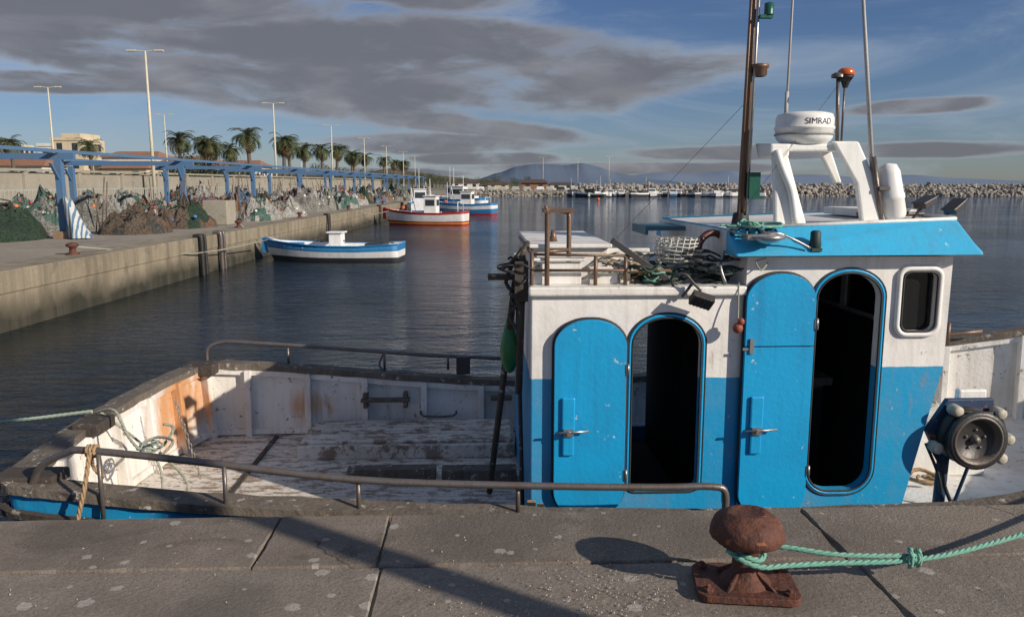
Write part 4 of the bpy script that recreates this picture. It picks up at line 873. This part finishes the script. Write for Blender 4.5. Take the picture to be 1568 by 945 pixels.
house('terraced_house',-70,152,10,8,6.4,WHITEB,TERRA); house('terraced_house',-59,150,9,8,5.4,CREAM,TERRA); house('terraced_house',-48.5,146,8,8,4.6,WHITEB,TERRA); house('terraced_house',-78,130,9,7,4.4,WHITEB,TERRA); house('terraced_house',-60,128,7,6,4.0,CREAM,TERRA)
house('harbour_house',5.6,206,6.5,6,1.8,TERRA,BRROOF,1,rh=.9); house('harbour_house',12.8,207,6.2,5,1.5,WHITEB,BRROOF,1,rh=.5); house('harbour_shed',-4,235,6,5,1.5,CREAM,BRROOF,1,rh=.5); house('harbour_shed',-14,245,8,5,1.9,WHITEB,BRROOF,1,rh=.6)
cars=root('parked_cars_row',(0,198,0)); mb=MB()
for k in range(9):
    x=-8+k*2.9+rnd.uniform(-.4,.4); c_=rnd.randrange(5)
    mb.box((x-1.0,197,.10),(x+1.0,201,.5),c_); mb.box((x-.85,198,.5),(x+.85,200.4,.9),c_); mb.box((x-1.0,197.3,-.1),(x-.8,200.7,.15),c_)
mb.obj('car_bodies',cars,[HULLW,HULLK,FL[2],HULLK,FL[2]],bevel=.12)
def hill(name,pts,y,mat,dep,seed,base=-5,amp=.10):
    mb=MB();N=220;vs=[]
    for i in range(N+1):
        t=i/N; x=pts[0][0]+(pts[-1][0]-pts[0][0])*t
        for j in range(len(pts)-1):
            if pts[j][0]<=x<=pts[j+1][0]+1e-6:
                u=(x-pts[j][0])/(pts[j+1][0]-pts[j][0]); u=u*u*(3-2*u)*.5+u*.5; h=pts[j][1]*(1-u)+pts[j+1][1]*u; break
        h*=1+amp*noise.fractal(Vector((t*12,seed,0)),1.1,2,5)
        for r,(fy,fh) in enumerate(((-1,0),(-.6,.3),(-.3,.68),(0,1),(.5,.6),(1,0))):
            vs.append((x,y+fy*dep,base+(h-base)*fh))
    mb.add(vs,[(i*6+k,(i+1)*6+k,(i+1)*6+k+1,i*6+k+1) for i in range(N) for k in range(5)],0,True); mb.obj(name,None,mat)
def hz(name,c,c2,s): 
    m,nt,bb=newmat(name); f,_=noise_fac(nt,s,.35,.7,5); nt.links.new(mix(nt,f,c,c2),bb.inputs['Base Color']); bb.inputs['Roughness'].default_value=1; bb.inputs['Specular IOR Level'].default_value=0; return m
def hp(l,y): return [((px-784)/1220*y,(281-py)/1220*y) for px,py in l]
hill('mountain',hp([(690,281),(730,275),(765,265),(790,256),(820,252),(860,254),(890,251),(915,256),(940,265),(975,271),(1010,276),(1060,281)],12000),12000,hz('mountain_haze',(.125,.165,.235),(.14,.18,.25),.0006),1500,1,amp=.05)  # aerial haze painted as a pale bluish base colour
hill('distant_mountains',hp([(860,281),(960,269),(1010,265),(1060,266),(1110,262),(1150,268),(1240,268),(1300,271),(1390,268),(1450,273),(1560,277),(1700,273),(1900,281)],15000),15000,hz('far_mountain_haze',(.17,.22,.31),(.185,.235,.32),.0004),1500,2,amp=.06)  # paler still: more haze put into the base colour
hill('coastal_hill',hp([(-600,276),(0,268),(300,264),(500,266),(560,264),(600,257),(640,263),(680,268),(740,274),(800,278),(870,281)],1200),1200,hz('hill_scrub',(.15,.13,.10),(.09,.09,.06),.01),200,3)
def rocks(name,x0,x1,yf,rows,seed,z0=-1.3,ztop=1.5,sz=.9):
    rnd=random.Random(seed); mb=MB(); bm=bmesh.new(); bmesh.ops.create_icosphere(bm,subdivisions=1,radius=1); bv=[v.co.copy() for v in bm.verts]; bf=[[v.index for v in f.verts] for f in bm.faces]; bm.free()
    for r in range(rows):
        t=r/(rows-1); x=x0
        while x<x1:
            s=sz*rnd.uniform(.5,1.3); q_=Matrix.Rotation(rnd.random()*6,3,Vector((rnd.random(),rnd.random(),rnd.random()+.1)).normalized()); c=Vector((x,yf(x)+t*4+rnd.uniform(-.5,.5),z0+(ztop-z0)*t+rnd.uniform(-.25,.3)))
            sc=Vector((rnd.uniform(.7,1.3),rnd.uniform(.6,1.1),rnd.uniform(.5,.9)))
            mb.add([c+q_@Vector((v.x*sc.x,v.y*sc.y,v.z*sc.z))*s*(1+rnd.uniform(-.15,.15)) for v in bv],bf); x+=s*1.2
    mb.add([(x0,yf(x0)+1,-1.3),(x1,yf(x1)+1,-1.3),(x1,yf(x1)+4,ztop-.3),(x0,yf(x0)+4,ztop-.3),(x0,yf(x0)+9,ztop-.3),(x1,yf(x1)+9,ztop-.3),(x0,yf(x0)+14,-1.3),(x1,yf(x1)+14,-1.3)],[(0,1,2,3),(3,2,5,4),(4,5,7,6)])
    mb.obj(name,None,ROCK)
rocks('breakwater',16,190,lambda x:186-.05*(x-16),8,4,ztop=1.1,sz=.62)
rocks('shore_rocks',-9,17,lambda x:186,3,5,ztop=-.2,sz=.5)

# ------------------------------------------------------------------ small boats
def small_boat(name,cx,cy,ang,Ln,B,H,bands,deckm,cab=None,zw=-1.2,extras=None,mast=None):
    e=root(name,(cx,cy,zw)); ca,sa=math.cos(ang),math.sin(ang)
    def TT(v): return (cx+v[0]*ca-v[1]*sa,cy+v[0]*sa+v[1]*ca,zw+v[2])
    N=20
    def hw(u): return B/2*(1-max(0,(u-.45)/.55)**2.3)*(.78+.22*min(1,u/.3)**.7) if u<1 else .02
    def sh(u): return H*(.88+.45*max(0,u-.5)**1.6*2+.12*max(0,.3-u)/.3)
    rows=[-.25]+[b_[0] for b_ in bands]
    mb=MB(TT)
    for s in(-1,1):
        vs=[]
        for i in range(N+1):
            u=i/N
            for fr in rows:
                w_=hw(u)*(.70+.30*max(0,(fr+.25)/1.25)**.6)
                rake=.07*Ln*fr*max(0,(u-.7)/.3)**1.5
                vs.append(((u-.5)*Ln+rake,s*max(.015,w_),sh(u)*fr))
        m_=len(rows)
        for k in range(m_-1):
            mb.add(vs,[(i*m_+k,(i+1)*m_+k,(i+1)*m_+k+1,i*m_+k+1) for i in range(N)],k,True)
    nb=len(bands)
    tv=[]
    for s in(-1,1): tv.append([(-.5*Ln,s*hw(0)*(.70+.30*max(0,(fr+.25)/1.25)**.6),sh(0)*fr) for fr in rows])
    for k in range(len(rows)-1): mb.add([tv[0][k],tv[1][k],tv[1][k+1],tv[0][k+1]],[(0,1,2,3)],k)
    for s in(-1,1):
        vs=[]
        for i in range(N+1):
            u=i/N; rk=.07*Ln*max(0,(u-.7)/.3)**1.5; vs+=[((u-.5)*Ln+rk,s*hw(u),sh(u)),((u-.5)*Ln+rk*.9,s*max(.0,hw(u)-.08),sh(u)),((u-.5)*Ln+rk*.9,s*max(.0,hw(u)-.1),H*.55)]
        mb.add(vs,[(i*3+k,(i+1)*3+k,(i+1)*3+k+1,i*3+k+1) for i in range(N) for k in(0,1)],nb)
    vs=[((i/N-.5)*Ln,s*max(.001,hw(i/N)-.09),H*.56) for i in range(N+1) for s in(-1,1)]
    mb.add(vs,[(2*i,2*i+1,2*i+3,2*i+2) for i in range(N)],nb)
    for u in(.25,.5,.7): mb.box(((u-.5)*Ln-.12,-hw(u)+.05,H*.75),((u-.5)*Ln+.12,hw(u)-.05,H*.79),nb)
    mb.box((Ln*.5+.04*Ln,-.04,H*.4),(Ln*.5+.085*Ln,.04,sh(1)*1.08),nb-1)
    for s in(-1,1): mb.tube([((i/N-.5)*Ln+.07*Ln*max(0,(i/N-.7)/.3)**1.5,s*hw(i/N),sh(i/N)) for i in range(N+1)],.03,6,nb-1,sub=0)
    mb.obj('hull',e,[b_[1] for b_ in bands]+[deckm])
    if cab:
        x,w_,l_,h,mm=cab; mb=MB(TT); mb.box((x-l_/2,-w_/2,H*.56),(x+l_/2,w_/2,H*.56+h)); mb.box((x-l_/2-.08,-w_/2-.08,H*.56+h),(x+l_/2+.08,w_/2+.08,H*.56+h+.06)); mb.obj('cabin',e,mm,bevel=.03)
        if h>.9:
            mb=MB(TT)
            for s in(-1,1): mb.box((x-l_/2+.12,s*(w_/2+.006)-.004,H*.56+h*.55),(x+l_/2-.12,s*(w_/2+.006)+.004,H*.56+h*.85))
            mb.box((x+l_/2+.002,-w_/2+.1,H*.56+h*.55),(x+l_/2+.01,w_/2-.1,H*.56+h*.85)); mb.box((x-l_/2-.01,-w_/2+.1,H*.56+h*.55),(x-l_/2-.002,w_/2-.1,H*.56+h*.85)); mb.obj('cabin_windows',e,BWIN)
    if mast:
        mb=MB(TT); 
        for (x,h) in mast: mb.cyl((x,0,H*.5),(x,0,h),.035,.02,n=6)
        mb.obj('mast',e,WHITEC)
    if extras:
        mb=MB(TT); extras(mb); mb.obj('gear',e,[WHITEC,ORANGE,DARKM,HULLB])
    return e
def ex1(mb):
    mb.tube([(-2.1,-.5,.62),(-1.0,-.2,.75),(.6,.2,.7)],.025,5,2); mb.box((1.4,-.4,.5),(2.0,.3,.64),3); mb.cyl((2.2,0,.7),(2.8,0,.9),.025,n=5,mi=0); mb.box((-1.9,-.5,.5),(-1.2,.5,.66),2)
small_boat('moored_rowing_boat',-6.7,30.5,R(176),5.0,1.9,.66,[(.25,HULLK),(.30,HULLW),(.62,HULLW),(1.0,HULLB)],WHITEC,(-.0,.5,.5,.66,WHITEC),extras=ex1)
def ex2(mb):
    mb.box((-2.2,-.6,.8),(-1.2,.6,1.0),2); mb.tube([(-2.4,-.8,.8),(-2.4,-.8,1.6),(-2.4,.8,1.6),(-2.4,.8,.8)],.03,5,0,sub=0); mb.ball((1.8,0,1.2),.14,1); mb.cyl((.9,.0,1.0),(1.2,0,2.6),.03,n=6,mi=0)
    for k in range(5): mb.box((-.9+k*.5,-1.0,.7),(-.7+k*.5,-.9,.9),k%4)
small_boat('moored_fishing_boat',-6.0,57,R(170),5.7,2.1,.95,[(.10,REDP),(.18,YEL),(.30,REDP),(.36,HULLW),(.55,HULLW),(.84,HULLW),(1.0,REDP)],WHITEC,(-.3,.9,.9,1.45,WHITEC),extras=ex2,mast=[(-.2,3.2),(1.2,2.4)])
small_boat('moored_fishing_boat',-4.6,76,R(165),6.3,2.2,1.1,[(.12,REDP),(.5,HULLB),(.8,HULLW),(1.0,HULLB)],WHITEC,(-.4,1.0,1.1,1.5,WHITEC),mast=[(0,3.6),(1.6,3.0)],extras=ex2)
small_boat('moored_fishing_boat',-8.3,72,R(100),6.5,2.3,1.2,[(.15,REDP),(.5,HULLB),(.8,HULLW),(1.0,HULLW)],HULLB,(-.4,1.1,1.4,1.7,HULLW),mast=[(0,4.2)])
small_boat('moored_fishing_boat',-6.5,90,R(160),7.5,2.6,1.3,[(.15,REDP),(.5,HULLB),(.8,HULLW),(1.0,HULLB)],WHITEC,(-.6,1.3,1.6,1.8,HULLW),mast=[(0,4.6)])
small_boat('moored_fishing_boat',-8,104,R(150),7.5,2.6,1.3,[(.2,HULLK),(.5,HULLB),(.8,HULLB),(1.0,HULLW)],WHITEC,(-.6,1.3,1.6,1.8,HULLW),mast=[(0,5.0)])
rnd=random.Random(11)
for k in range(26):
    x=13+k*1.6+rnd.uniform(-.9,.9); y=175+rnd.uniform(-6,6); Ln=rnd.uniform(4.0,6.5)
    c=rnd.choice([HULLW,HULLW,HULLB,HULLK])
    small_boat('motor_boat',x,y,R(rnd.choice([90,80,100,-90,20,160])),Ln,Ln*.33,.95,[(.25,HULLK),(.7,c),(1.0,HULLW)],WHITEC,(0,Ln*.24,Ln*.3,rnd.uniform(.6,1.3),rnd.choice([HULLW,HULLW,HULLK])),mast=[(0,rnd.uniform(2,4.5))] if rnd.random()<.4 else None)
pt=root('floating_pontoon',(30,183,-1)); mb=MB(); mb.box((12,182,-1.25),(56,183.5,-.75)); mb.obj('deck',pt,WOODG)
by_=root('mooring_buoy',(15,140,-1.2)); mb=MB(); mb.ball((15,140,-1.05),.3); mb.obj('buoy',by_,ORANGE)
